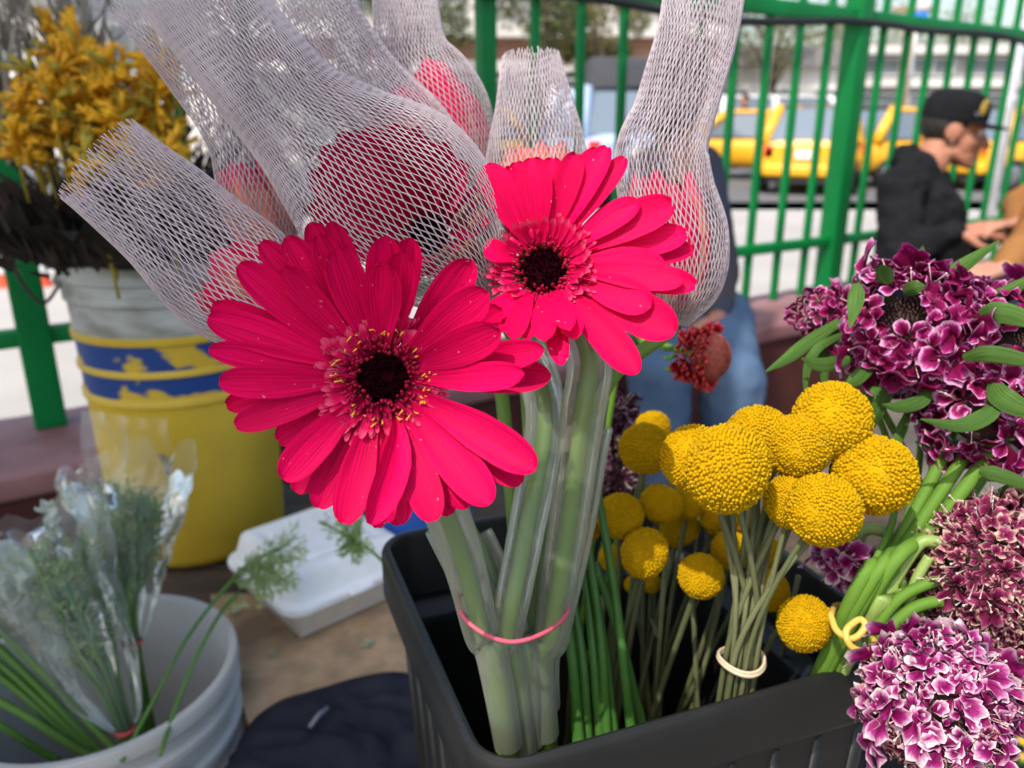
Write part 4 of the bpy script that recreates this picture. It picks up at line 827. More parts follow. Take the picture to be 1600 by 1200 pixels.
# pale crumpled plastic round the left bunch
m_mint = film('mint_plastic', (.72, .84, .78), clear=.38, rough=.15, gloss=1.0, bump=.8, bscale=40, trans=.6, edge=.2)
wr = empty('plastic_wrap', pt(60, 1000, .80), 'pale mint crumpled plastic wrap at the left of the grey bucket', 'plastic wrap')
for (q0, q1, q2, q3), sd in ((((-30, 950), (50, 985), (-40, 835), (62, 860)), 1), (((96, 866), (108, 868), (58, 790), (84, 784)), 2), (((60, 1010), (110, 1030), (40, 930), (92, 905)), 3)):
    rows = []
    for i in range(24):
        row = []
        for j in range(24):
            u, v = j / 23, i / 23; p = lerp(lerp(pt(*q0, .77), pt(*q1, .77), u), lerp(pt(*q2, .79), pt(*q3, .79), u), v); row.append(p + V((.25, -1, .3)) * (.022 * noise.noise(V((u * 3, v * 3.4, sd * 5.1))) + .009 * noise.noise(V((u * 9, v * 8, sd * 3.7)))) + V((.012 * noise.noise(V((v * 5, sd, u))), 0, .012 * noise.noise(V((u * 5, sd * 2, v))))))
        rows.append(row)
    MB().grid(rows).build('sheet', m_mint, wr)
# ================================================================ FLOWERS
m_pet = petal_mat('gerbera_petal', (0.76, 0.0010, 0.092), (0.48, 0.0006, 0.055), trans=0.15, rough=0.6, spots=.2, spotcol=(.8, .16, .24), backcol=(0.66, 0.05, 0.10))
m_pet2 = petal_mat('gerbera_petal_bright', (0.86, 0.0014, 0.092), (0.66, 0.001, 0.068), trans=0.18, rough=0.6, spots=.1, spotcol=(.85, .16, .2), backcol=(0.70, 0.05, 0.09))
m_petC = petal_mat('gerbera_petal_netted', (0.82, 0.012, 0.115), (0.58, 0.006, 0.07), trans=0.3, rough=0.55, backcol=(.45, .12, .09))
m_under = petal_mat('gerbera_underside', (0.88, 0.38, 0.24), (0.82, 0.22, 0.17), tip=(0.80, 0.05, 0.15), tipstart=0.80, trans=0.25, rough=0.55)
m_underP = petal_mat('gerbera_underside_pink', (0.78, 0.10, 0.13), (0.72, 0.04, 0.10), tip=(0.78, 0.01, 0.10), tipstart=0.3, trans=0.25, rough=0.55)
m_peach = petal_mat('gerbera_underside_peach', (0.85, 0.36, 0.20), (0.82, 0.20, 0.16), tip=(.84, .22, .18), tipstart=.8, trans=0.25, rough=0.55)
m_disc = mat('dark_disc', (0.006, 0.0008, 0.002), (0.02, 0.002, 0.005), scale=400, rough=1.0, spec=.0)
m_flo = mat('red_floret', (0.22, 0.0025, 0.022), (0.42, 0.005, 0.05), scale=220, rough=0.5, spec=.3)
m_ray = petal_mat('inner_floret', (0.72, 0.006, 0.11), (0.60, 0.005, 0.08), tip=(.80, .08, .2), tipstart=.75, trans=.25)
m_raypale = petal_mat('pale_inner_floret', (0.72, 0.16, 0.26), (0.66, 0.10, 0.2), trans=.3)
m_anther = mat('yellow_anther', (0.75, 0.36, 0.03), rough=.5)
m_gstem = mat('gerbera_stem', (0.13, 0.25, 0.035), (0.20, 0.33, 0.06), scale=24, rough=.5, stretch=(1, 1, .3), trans=.12)
m_calyx = mat('green_bract', (0.10, 0.16, 0.045), (.16, .17, .06), scale=60, rough=.6, trans=.15)
m_sleeve = film('frosted_sleeve', (0.60, 0.62, 0.49), clear=0.86, rough=0.16, gloss=0.65, bump=0.2, bscale=45, trans=0.5, edge=.55)
m_net = mat('net_strand', (0.60, 0.505, 0.545), (0.70, 0.61, 0.64), scale=60, rough=0.32, spec=0.5, trans=0.28)
def sstep(a, b, x): x = max(0, min(1, (x - a) / (b - a))); return x * x * (3 - 2 * x)
VS = [0, .08, .18, .30, .42, .54, .66, .76, .84, .90, .945, .975, .993]
US = [-1, -.7, -.35, 0, .35, .7, 1]
def petal(root, B, C, T, n, hw, m, cup=.25, groove=.05, rng=random, name='petal', roll=0.0, wave=0.0, vs=VS, us=US, mb=None, base=.34, tipw=.70):
    rows = []; uv = []; own = mb is None; mb = mb or MB(); ph = rng.uniform(0, 6.28); notch = rng.uniform(-.012, .03)
    for v in vs:
        p = B * ((1 - v) ** 2) + C * (2 * v * (1 - v)) + T * (v * v); t = ((C - B) * (1 - v) + (T - C) * v).normalized()
        s_ = t.cross(n).normalized(); nn = s_.cross(t).normalized(); w = hw * lerp(base, 1, sstep(0, .62, v))
        if v > tipw: w *= max(.02, 1 - ((v - tipw) / (1 - tipw)) ** 2.3) ** .5
        row = []
        for u in us:
            h = cup * u * u * hw + groove * hw * cos(2.6 * pi * u) * sstep(.05, .3, v) * (1 - sstep(.88, 1, v)) + wave * hw * sin(v * 7 + ph + u * 1.3) + roll * u * hw
            row.append(p + s_ * (u * w) + nn * h - t * (notch * hw * 1.2 * (1 - abs(u)) if v > .97 else 0)); uv.append(((u + 1) / 2, v))
        rows.append(row)
    mb.grid(rows, uv)
    return mb.build(name, m, root) if own else mb
def florets(root, c, n, a, b, r0, r1, rr0, rr1, nring, nray, rng, anthers=40, pale=10, lift=.003, pm=None, deep=.0):
    mb = MB(); d_ = MB()
    rows = [[c - n * deep + (a * cos(2 * pi * j / 24) + b * sin(2 * pi * j / 24)) * r0 * 1.1 * q + n * (.0015 + .002 * (1 - q * q)) for j in range(25)] for q in (1, .75, .5, .25, .02)]
    d_.grid(rows)
    for k in range(170):
        q = sqrt(rng.random()) * r0 * 1.06; w = rng.uniform(0, 6.283); p = c - n * deep + (a * cos(w) + b * sin(w)) * q + n * (.0025 + .0016 * (1 - (q / r0) ** 2)); h = rng.uniform(.0008, .0024); tw_ = (a * rng.gauss(0, .35) + b * rng.gauss(0, .35))
        d_.tube([p, p + (n + tw_) * h * .6, p + (n + tw_ * 1.3) * h], [.00045, .0004, .00015], 5)
    d_.build('disc', m_disc, root, kind='stuff')
    for k in range(nring):
        w = 2 * pi * k * .618034; q = lerp(r0 * .95, r1, rng.random()); dr = a * cos(w) + b * sin(w); p = c - n * deep * (1 - (q - r0) / max(1e-5, rr1 - r0)) + dr * q + n * lift * .3; d2 = (n * rng.uniform(.7, 1.1) + dr * (q - r0 * .9) / r1 * 1.6).normalized(); h = rng.uniform(.0025, .0042); r_ = rng.uniform(.0005, .0010); d3 = (d2 + V((rng.gauss(0, .3), rng.gauss(0, .3), rng.gauss(0, .3)))).normalized()
        mb.tube([p, p + d2 * h * .6, p + d2 * h * .7 + d3 * h * .35, p + d2 * h * .75 + d3 * h * .6], [r_ * .7, r_, r_ * .9, r_ * .25], 6)
    mb.build('disc_florets', m_flo, root, kind='stuff'); an = MB()
    for k in range(anthers):
        w = rng.uniform(0, 6.28); q = lerp(r1 * .86, r1 * 1.12, rng.random()); dr = a * cos(w) + b * sin(w); p = c + dr * q + n * (lift + .0020); d2 = (n + dr * .5 + V((rng.gauss(0, .4), rng.gauss(0, .4), rng.gauss(0, .4)))).normalized(); s_ = d2.orthogonal() * rng.uniform(-1, 1)
        L = rng.uniform(.0014, .0032); an.tube([p, p + d2 * L * .5 + s_ * L * .2, p + d2 * L * .9 + s_ * L * .7], [.00022, .0003, .00036], 5)
    if anthers: an.build('anthers', m_anther, root, kind='stuff')
    ry, rp = MB(), MB()
    for k in range(nray):
        w = 2 * pi * (k + rng.uniform(-.3, .3)) * .618034; q = lerp(rr0, rr1 * .82, rng.random()); dr = a * cos(w) + b * sin(w); B = c - n * deep * .3 + dr * q + n * lift * rng.uniform(.3, 1); L = rng.uniform(.5, 1.15) * (rr1 - rr0) * .62
        tw = (a * -sin(w) + b * cos(w)) * rng.uniform(-.35, .35); T = B + (dr * rng.uniform(.75, 1) + n * rng.uniform(.2, .6) + tw).normalized() * L
        petal(None, B, lerp(B, T, .5) + n * L * .12, T, n, rng.uniform(.0007, .0012), None, cup=.5, groove=0, mb=(rp if (k < pale and dr.dot(U_) > -.2) else ry), vs=(0, .35, .7, .9, .99), us=(-1, 0, 1), rng=rng)
    ry.build('inner_florets', m_ray, root, kind='stuff')
    if pale: rp.build('pale_inner_florets', m_raypale, root, kind='stuff')
def frame(c, tilt=V((0, 0, 0))):
    n = (V((0, 0, CAMZ)) - c).normalized() + tilt; n.normalize(); a = R_ - n * R_.dot(n); a.normalize(); return n, a, n.cross(a)
def stem(root, pts, r, s0=None, s1=None, sr=.0075, n=40, sq=None):
    c = bez(pts, n); MB().tube(c, r, 10).build('stem', m_gstem, root)
    if s0 is not None:
        i0, i1 = int(s0 * n), int(s1 * n); k = i1 - i0; rad = [sr * (1.22 - .42 * i / k) * (1 + .015 * sin(i * .9)) for i in range(k)]
        MB().tube(c[i0:i1], rad, 18, cap=False).build('stem_sleeve', m_sleeve, root)
def binfloor(fx, fy): q = c1 + e1 * BL1 * fx + e2 * BL2 * fy; return V((q.x, q.y, ZB_ + .025))

# ---- front gerbera
rng = random.Random(41); D0 = .300; c = pt(598, 590, D0 + .004); n, a, b = frame(c, V((.02, 0, .06)))
g1 = empty('gerbera', c, 'largest open pink gerbera in front, with dark eye ringed by yellow anthers', 'gerbera', 'gerberas')
#          tip px       layer width(px)  : layer 0 = front ... 2 = behind
T1 = [(406, 377, 1, 56), (447, 368, 1, 58), (483, 347, 2, 58), (514, 345, 2, 50), (496, 366, 1, 62), (440, 416, 0, 48), (524, 385, 0, 68), (597, 408, 0, 66), (600, 367, 1, 66), (628, 392, 1, 64), (641, 369, 2, 60),
      (739, 404, 2, 66), (765, 455, 0, 72), (783, 515, 0, 66), (786, 482, 2, 56), (853, 546, 1, 54), (821, 583, 0, 52), (863, 588, 2, 62),
      (839, 735, 0, 70), (816, 757, 2, 60), (768, 788, 0, 72), (731, 796, 2, 62), (678, 816, 0, 64), (625, 822, 1, 62), (590, 826, 2, 46), (537, 820, 0, 62), (497, 795, 1, 60), (441, 750, 0, 64), (433, 690, 2, 56), (366, 666, 0, 54), (352, 634, 2, 50), (341, 596, 0, 58), (324, 546, 0, 48), (322, 497, 0, 62), (329, 478, 2, 56), (371, 411, 0, 62), (704, 806, 2, 52), (462, 770, 2, 54)]
for px_, py_, ly, wp in T1:
    ang = math.atan2(590 - py_, px_ - 598); up_ = sin(ang)
    dr = (a * cos(ang) + b * sin(ang)).normalized(); r0 = .0105 + .0012 * ly
    B = c + dr * r0 - n * (.0012 * ly) - n * .001
    rise = .019 - .0055 * ly + rng.uniform(-.002, .002) - .006 * max(0, -up_)
    T = pt(px_, py_, D0 - rise); hw = px2m(wp, D0 - rise * .6) / 2
    C = lerp(B, T, .52) + n * ((.004 if up_ < 0 else -.001) - .001 * ly) + (n.cross(dr)) * rng.uniform(-.002, .002)
    petal(g1, B, C, T, n, hw * 0.90, m_pet, cup=rng.uniform(.16, .34), groove=rng.uniform(.05, .085), rng=rng, roll=rng.uniform(-.14, .14), wave=.02)
# the folded petal at the bottom
B = c + (a * .2 - b).normalized() * .013 - n * .0005; T = pt(572, 819, D0 - .022); petal(g1, B, pt(642, 700, D0 - .012), T, (n + a * .35).normalized(), px2m(54, D0) / 2, m_pet, cup=.45, groove=.03, rng=rng, roll=.1, base=.2)
for k in range(26):   # short inner rays lying over the petal bases
    w = 2 * pi * (k + rng.uniform(-.3, .3)) / 26; dr = a * cos(w) + b * sin(w); B = c + dr * .011 + n * .001; T = B + dr * rng.uniform(.010, .016) + n * rng.uniform(.003, .006)
    petal(g1, B, lerp(B, T, .5) + n * .001, T, n, rng.uniform(.0013, .002), m_ray, cup=.4, groove=.05, rng=rng, name='inner_petal', vs=(0, .25, .5, .75, .9, .98), us=(-1, -.5, 0, .5, 1))
florets(g1, c, n, a, b, .0088, .0165, .0135, .026, 260, 230, rng, 48, 14)
MB().lathe([(.002, -.014), (.006, -.012), (.010, -.006), (.0125, -.001)], c, 20, M=Matrix((a, b, n)).transposed()).build('calyx', m_calyx, g1)
stem(g1, [c - n * .012, pt(662, 720, .340), pt(716, 850, .364), pt(752, 985, .378), pt(786, 1110, .397), binfloor(.30, .33)], .0040, .22, .84, .0092)
# ---- second gerbera, up right
rng = random.Random(43); D1 = .362; c = pt(848, 420, D1 + .006); n, a, b = frame(c, V((-.10, 0, .36)))
g2 = empty('gerbera', c, 'smaller open bright pink gerbera at upper right of the largest one', 'gerbera', 'gerberas')
T2 = [(757, 257, 0, 58), (786, 262, 1, 56), (806, 252, 2, 46), (832, 246, 0, 60), (864, 246, 1, 52), (902, 239, 0, 46), (935, 232, 1, 50), (950, 229, 0, 46), (978, 246, 0, 40), (998, 315, 0, 48), (1052, 319, 0, 62), (1074, 366, 1, 54), (1083, 390, 2, 50), (1040, 424, 0, 70), (1068, 440, 1, 50), (1089, 447, 2, 48), (1056, 522, 2, 74), (996, 586, 0, 56), (990, 577, 2, 50), (879, 572, 1, 36), (902, 530, 1, 40), (890, 518, 0, 34), (852, 534, 0, 40), (826, 532, 1, 36), (800, 532, 0, 36), (782, 520, 2, 36), (768, 500, 2, 40), (754, 388, 0, 40), (1018, 480, 2, 60)]
for px_, py_, ly, wp in T2:
    ang = math.atan2(425 - py_, px_ - 848); dr = (a * cos(ang) + b * sin(ang) * 1.0).normalized(); u_ = sin(ang)
    B = c + dr * (.012 + .001 * ly) - n * .0012 * ly; rise = (.004 if u_ > 0 else .020 + .012 * -u_) - .004 * ly
    T = pt(px_, py_, D1 - rise); hw = px2m(wp, D1) / 2; C = lerp(B, T, .5) + n * (.006 if u_ > .2 else .008) - n * .0015 * ly
    petal(g2, B, C, T, n, hw * 0.93, m_pet2, cup=rng.uniform(.14, .3), groove=rng.uniform(.035, .06), rng=rng, roll=rng.uniform(-.12, .12), wave=.02)
for k in range(34):
    w = 2 * pi * (k + rng.uniform(-.3, .3)) / 34; dr = a * cos(w) + b * sin(w); B = c + dr * .0125 + n * .001; T = B + dr * rng.uniform(.007, .012) + n * rng.uniform(.008, .012)
    petal(g2, B, lerp(B, T, .5) + dr * .001, T, n, rng.uniform(.0014, .0021), m_ray, cup=.4, groove=.05, rng=rng, name='inner_petal', vs=(0, .25, .5, .75, .9, .98), us=(-1, -.5, 0, .5, 1))
florets(g2, c, n, a, b, .0095, .0165, .0135, .0255, 210, 260, rng, 0, 0, lift=.006, deep=.003)
MB().lathe([(.002, -.016), (.006, -.013), (.011, -.006), (.0135, -.001)], c, 20, M=Matrix((a, b, n)).transposed()).build('calyx', m_calyx, g2)
stem(g2, [c - n * .013, pt(918, 545, .384), pt(908, 660, .387), pt(886, 830, .393), pt(862, 985, .401), pt(846, 1110, .419), binfloor(.38, .30)], .0044, .10, .86, .0098)

# ---- nets
def spine(sp, n):
    out = []; k = len(sp); P5 = [Vector(list(q[:3]) + [q[3]]) for q in sp]; fl = [q[4] if len(q) > 4 else .5 for q in sp]
    q = [P5[0] * 2 - P5[1]] + P5 + [P5[-1] * 2 - P5[-2]]
    for i in range(n):
        t = i / (n - 1) * (k - 1); j = min(int(t), k - 2); t -= j; A, B_, C_, D_ = q[j], q[j + 1], q[j + 2], q[j + 3]
        r = 0.5 * ((2 * B_) + (C_ - A) * t + (2 * A - 5 * B_ + 4 * C_ - D_) * t * t + (3 * B_ - A - 3 * C_ + D_) * t ** 3)
        out.append((pt(r[0], r[1], r[2]), max(2, r[3]) * r[2] / FPX, fl[j] + (fl[j + 1] - fl[j]) * t))
    return out
def net(root, sp, N=128, seed=1, rs=.000195, half=.0039, tail=0):
    rng = random.Random(seed); raw = spine(sp, 160); L = [0]
    for p, q in zip(raw, raw[1:]): L.append(L[-1] + (q[0] - p[0]).length)
    # row phase grows with length; the cells get longer where the tube is wide
    rows = max(10, int(L[-1] / half)); S = rows * 3; fr = []
    for i in range(S + 1):
        s_ = L[-1] * i / S; j = 0
        lo, hi = 0, len(L) - 1
        while hi - lo > 1:
            m_ = (lo + hi) // 2
            if L[m_] <= s_: lo = m_
            else: hi = m_
        t = (s_ - L[lo]) / max(1e-9, L[lo + 1] - L[lo]); A, B_ = raw[lo], raw[lo + 1]; fr.append((lerp(A[0], B_[0], t), lerp(A[1], B_[1], t), lerp(A[2], B_[2], t)))
    sec = []
    for i, (c_, w_, f_) in enumerate(fr):
        t = (fr[min(i + 2, S)][0] - fr[max(i - 2, 0)][0]).normalized(); vd = (c_ - V((0, 0, CAMZ))).normalized(); s_ = t.cross(vd).normalized(); d_ = s_.cross(t); sec.append((c_, s_, d_, w_, w_ * f_, t))
    vs = []; fs = []; sd = rng.uniform(0, 50)
    for k in range(N):
        th0 = 2 * pi * k / N; sg = 1 if k % 2 == 0 else -1; i0 = rng.choice((0, 0, 0, 1, 1, 2, 3)); base = len(vs); cnt = 0; rk = rs * rng.uniform(.75, 1.3); jx = rng.uniform(-.25, .25) * pi / N
        for i in range(i0, S + 1):
            c_, s_, d_, A, B_, t = sec[i]; ph = (i / 3 + .8 * noise.noise(V((cos(th0) * 1.5, sin(th0) * 1.5, i * .02 + sd)))) % 2.0; tri = 1 - 2 * abs(ph - 1); tri = max(-1, min(1, tri * 1.12))
            jit = noise.noise(V((cos(th0) * 2.2, sin(th0) * 2.2, i * .03 + sd))) * 7.5 / N + noise.noise(V((cos(th0) * 6, sin(th0) * 6, i * .06 + sd))) * 3.0 / N; tri *= .85 + .5 * noise.noise(V((cos(th0) * 3.5, sin(th0) * 3.5, i * .05 - sd)))
            th = th0 + sg * tri * pi / N * .96 + jit + jx; wob = 1 + .025 * noise.noise(V((th0 * 1.3, i * .06, sd)))
            p = c_ + s_ * (cos(th) * A * wob) + d_ * (sin(th) * B_ * wob); o = (s_ * cos(th) * B_ + d_ * sin(th) * A).normalized(); q = o.cross(t).normalized()
            # flat ribbon, triangular section
            vs += [p + q * rk * 1.5, p + o * rk * .75, p - q * rk * 1.5]; cnt += 1
        for i in range(cnt - 1):
            z = base + i * 3
            for m_ in range(3): m2 = (m_ + 1) % 3; fs.append((z + m_, z + m2, z + 3 + m2, z + 3 + m_))
    me = MB(); me.v = vs; me.f = fs; me.m = [0] * len(fs); me.uv = [(0, 0)] * len(vs); return me.build('net_sleeve', m_net, root)
def closed(label, base, tip, rpx, seed, m, tube, stempts, sl=None, N=26, open_=.75, net_kw={}):
    N = 32; open_ = .62
    """a gerbera whose petals are held up by its net sleeve"""
    rng = random.Random(seed); bp, tp = pt(*base), pt(*tip); ax = (tp - bp); L = ax.length; ax = ax.normalized(); o1 = ax.orthogonal().normalized(); o2 = ax.cross(o1); R = 1.09 * rpx * (base[2] + tip[2]) / 2 / FPX
    e = empty('gerbera', bp, label, 'gerbera', 'gerberas')
    for k in range(N):
        ly = k % 2; w = 2 * pi * (k + rng.uniform(-.3, .3)) / N; dr = o1 * cos(w) + o2 * sin(w); B = bp + dr * R * .16; Rr = R * (.96 - .16 * ly) * rng.uniform(.9, 1)
        T = bp + ax * L * rng.uniform(.86, 1.02) + dr * Rr * open_ * rng.uniform(.75, 1.05) + (o1 * -sin(w) + o2 * cos(w)) * R * rng.uniform(-.15, .15); C = bp + ax * L * .38 + dr * Rr * 1.36
        petal(e, B, C, T, dr, R * rng.uniform(.24, .32), (m_under if k % 3 == 0 and m is m_underP else m), cup=-.3, groove=.05, rng=rng, roll=rng.uniform(-.1, .1), vs=VS[::2] + [.993], us=(-1, -.5, 0, .5, 1))
    mb = MB()
    for ly in range(3):
        for k in range(11):
            w = 2 * pi * (k + .5 * ly) / 11; dr = o1 * cos(w) + o2 * sin(w); B = bp - ax * (.002 + .001 * ly) + dr * .004; T = bp + ax * (.010 + .004 * ly) + dr * (R * .34 + .002 * ly); petal(None, B, lerp(B, T, .5) + dr * .003, T, dr, .0016, None, cup=-.3, groove=0, mb=mb, vs=(0, .4, .75, .97), us=(-1, 0, 1), rng=rng)
    mb.build('calyx', m_calyx, e); net(e, tube, seed=seed, **net_kw)
    if stempts: stem(e, [bp - ax * .003] + stempts, .0038, *(sl or (None, None)))
    return e
NA = [(150, 247, .350, 83, .42), (200, 288, .351, 84, .40), (266, 343, .354, 90, .42), (332, 405, .358, 100, .55), (385, 450, .362, 100, .8), (450, 500, .366, 72, .9), (500, 530, .37, 30, 1)]
closed('netted pink gerbera at far left, its open grey net tube pointing over the yellow bucket', (505, 530, .372), (335, 410, .362), 88, 51, m_underP, NA, [pt(600, 640, .385), pt(690, 810, .392), pt(770, 985, .392), pt(812, 1110, .408), binfloor(.27, .34)], (.40, .86, .0085))
NB = [(232, -20, .405, 72, .4), (285, 55, .406, 66, .4), (338, 140, .41, 58, .42), (372, 212, .412, 50, .55), (392, 262, .415, 56, .8), (408, 325, .418, 62, .9), (428, 385, .42, 44, .9), (445, 425, .42, 18, 1)]
closed('netted coral gerbera second from left, its pale net tube reaching to the top edge', (442, 425, .422), (372, 258, .415), 60, 52, m_under, NB, [pt(600, 620, .425), pt(735, 830, .41), pt(800, 985, .402), pt(828, 1110, .414), binfloor(.28, .40)], (.40, .84, .0085), net_kw={'N': 96})
ND = [(462, -25, .430, 62, .42), (505, 40, .430, 62, .42), (556, 112, .432, 60, .5), (600, 165, .434, 62, .7), (645, 215, .436, 66, .85), (688, 270, .438, 50, .9), (712, 310, .44, 20, 1)]
closed('netted pink gerbera behind the big dense net, its tube leaving at the top edge', (708, 305, .442), (602, 150, .434), 66, 54, m_under, ND, [pt(770, 520, .43), pt(800, 780, .42), pt(812, 985, .408), pt(820, 1110, .42), binfloor(.31, .45)], ())
NE = [(633, -30, .470, 52, .55), (636, 30, .470, 52, .55), (645, 85, .473, 58, .65), (672, 140, .477, 74, .85), (700, 195, .48, 74, .9), (724, 250, .482, 54, .9), (742, 300, .484, 20, 1)]
closed('netted coral and pink gerbera at top centre with an upright cream net neck', (740, 300, .486), (655, 108, .476), 74, 55, m_underP, NE, [pt(810, 520, .455), pt(832, 780, .427), pt(828, 985, .410), pt(832, 1110, .424), binfloor(.34, .44)], ())
NF = [(829, 84, .450, 44, .6), (831, 120, .450, 52, .6), (835, 170, .452, 63, .7), (838, 225, .455, 75, .85), (840, 290, .458, 82, .9), (843, 350, .46, 60, .9), (846, 395, .46, 20, 1)]
closed('netted peach gerbera behind the smaller open one, with a short cream net cone', (846, 395, .462), (838, 218, .455), 76, 56, m_peach, NF, [pt(856, 560, .445), pt(852, 780, .422), pt(842, 985, .412), pt(840, 1110, .428), binfloor(.36, .42)], (.25, .82, .0085))
NG = [(1101, -22, .400, 63, .42), (1092, 40, .401, 62, .42), (1073, 110, .403, 63, .42), (1052, 180, .406, 64, .5), (1034, 238, .41, 72, .65), (1040, 300, .414, 74, .8), (1056, 375, .418, 80, .85), (1062, 445, .42, 66, .9), (1052, 505, .424, 24, 1)]
closed('netted pink gerbera at right, in a long mauve net tube reaching the top edge', (1050, 505, .426), (1040, 268, .414), 76, 57, m_underP, NG, [pt(945, 610, .432), pt(900, 830, .418), pt(868, 985, .41), pt(856, 1110, .43), binfloor(.40, .40)], (.25, .82, .0085))
# the big netted open flower in the middle
rng = random.Random(58); c = pt(672, 368, .402); n, a, b = frame(c, V((-.25, 0, .25))); e = empty('gerbera', c, 'big netted crimson gerbera in the middle, with dark eye seen through its dense mauve net', 'gerbera', 'gerberas')
for px_, py_, ly, wp in [(478, 272, 0, 58), (496, 232, 1, 58), (530, 205, 0, 60), (570, 195, 1, 60), (612, 190, 0, 60), (655, 196, 1, 58), (700, 220, 0, 56), (735, 258, 1, 52), (758, 305, 0, 48), (764, 350, 1, 46), (745, 400, 0, 44), (716, 425, 1, 44), (680, 432, 0, 44), (640, 432, 1, 46), (590, 420, 0, 50), (540, 400, 1, 54), (500, 370, 0, 54), (476, 325, 1, 56), (550, 250, 2, 56), (620, 240, 2, 54), (690, 270, 2, 50), (520, 330, 2, 50)]:
    ang = math.atan2(368 - py_, px_ - 672); dr = (a * cos(ang) + b * sin(ang)).normalized(); B = c + dr * .010 - n * .001 * ly; T = pt(px_, py_, .364 - .007 * ly + rng.uniform(-.006, .006)); petal(e, B, lerp(B, T, .5) - n * rng.uniform(-.002, .006), T, n, px2m(wp, .375) / 2, m_petC, cup=.28, groove=.06, rng=rng, roll=rng.uniform(-.2, .2))
for px_, py_ in [(700, 405), (728, 382), (742, 342), (720, 330), (690, 395), (752, 300)]:
    T = pt(px_, py_, .358); B = pt(px_ + 26, py_ + 30, .376); petal(e, B, lerp(B, T, .5) + n * .006, T, (n + V((.5, 0, -.3))).normalized(), px2m(40, .36) / 2, petal_mat('withered_underside', (.33, .16, .085), (.24, .10, .06), trans=.2), cup=-.4, groove=.05, rng=rng, vs=VS[::2] + [.993])
florets(e, c, n, a, b, .009, .016, .0135, .024, 120, 120, rng, 0, 0)
NC = [(292, -32, .338, 86, .42), (351, 46, .342, 86, .38), (403, 110, .346, 87, .38), (456, 172, .352, 92, .42), (520, 232, .358, 118, .55), (580, 285, .364, 146, .72), (640, 335, .370, 150, .72), (700, 390, .378, 118, .75), (745, 445, .388, 66, .85), (765, 475, .395, 26, 1)]
net(e, NC, N=196, seed=58, half=.0037, rs=.00019)
stem(e, [c - n * .01, pt(800, 520, .412), pt(852, 640, .392), pt(822, 830, .384), pt(792, 985, .381), pt(778, 1110, .40), binfloor(.27, .36)], .0040, .20, .82, .0090)
# pink rubber band round the stems: an oval loop lying against the sleeves
ctr = pt(802, 958, .393); lo = pt(801, 1003, .360); lf = pt(716, 930, .378); rt_ = pt(886, 945, .398); bk_ = pt(806, 925, .418)
loop = bez([lf, pt(723, 962, .365), pt(756, 990, .359), lo, pt(848, 990, .368), pt(881, 966, .382), rt_, pt(862, 932, .412), bk_, pt(745, 922, .408), lf], 64)[:-1]
o = MB().tube(loop, .0011, 8, closed=True).build('rubber_band', mat('pink_rubber', (.72, .13, .19), (.62, .10, .15), scale=90, rough=.5, bump=.2, bscale=300, trans=.15)); tag(o, 'pink rubber band looped around the sleeved gerbera stems', 'rubber band')
# ---- craspedia
m_cras = mat('craspedia_floret', (0.52, 0.295, 0.0018), (0.40, 0.25, 0.005), scale=3.2, rough=.8, spec=.06, lo=.4, hi=.72)
m_crast = mat('craspedia_stem', (0.155, 0.16, 0.075), (0.10, 0.115, 0.045), scale=30, rough=.7, trans=.05)
def craspedia_mesh(seed, nf=1250, fr=.046):
    rng = random.Random(seed); mb = MB(); mb.ball((0, 0, 0), .93, 24, 16)
    for k in range(nf):
        z = 1 - 2 * (k + .5) / nf; w = k * 2.399963 + rng.uniform(-.02, .02); s_ = sqrt(1 - z * z); d_ = V((s_ * cos(w), s_ * sin(w), z)); d_ = (d_ + V((rng.gauss(0, .012), rng.gauss(0, .012), rng.gauss(0, .012)))).normalized()
        o1 = d_.orthogonal().normalized(); o2 = d_.cross(o1); r_ = fr * rng.uniform(.85, 1.12); h = rng.uniform(.975, 1.045) * (1 - .04 * (z < -.85)); vs = []
        for q, hh in ((r_ * .9, .91), (r_, h - .03), (r_ * .62, h)):
            for j in range(6): vs.append(d_ * hh + (o1 * cos(j * pi / 3) + o2 * sin(j * pi / 3)) * q)
        vs.append(d_ * (h - .022)); fs = [(i * 6 + j, i * 6 + (j + 1) % 6, i * 6 + 6 + (j + 1) % 6, i * 6 + 6 + j) for i in range(2) for j in range(6)] + [(12 + j, 12 + (j + 1) % 6, 18) for j in range(6)]
        mb.add(vs, fs)
    o = mb.build('flower_head', m_cras); me = o.data; bpy.data.objects.remove(o); return me
CM = [craspedia_mesh(k) for k in range(3)]; CML = [craspedia_mesh(k + 5, 620, .066) for k in range(2)]
tieP = pt(1158, 1032, .424); tieF = binfloor(.66, .26)
BUNCH = 'craspedia bundled by the beige band'; LOOSE = 'craspedia standing loose behind the bundle'
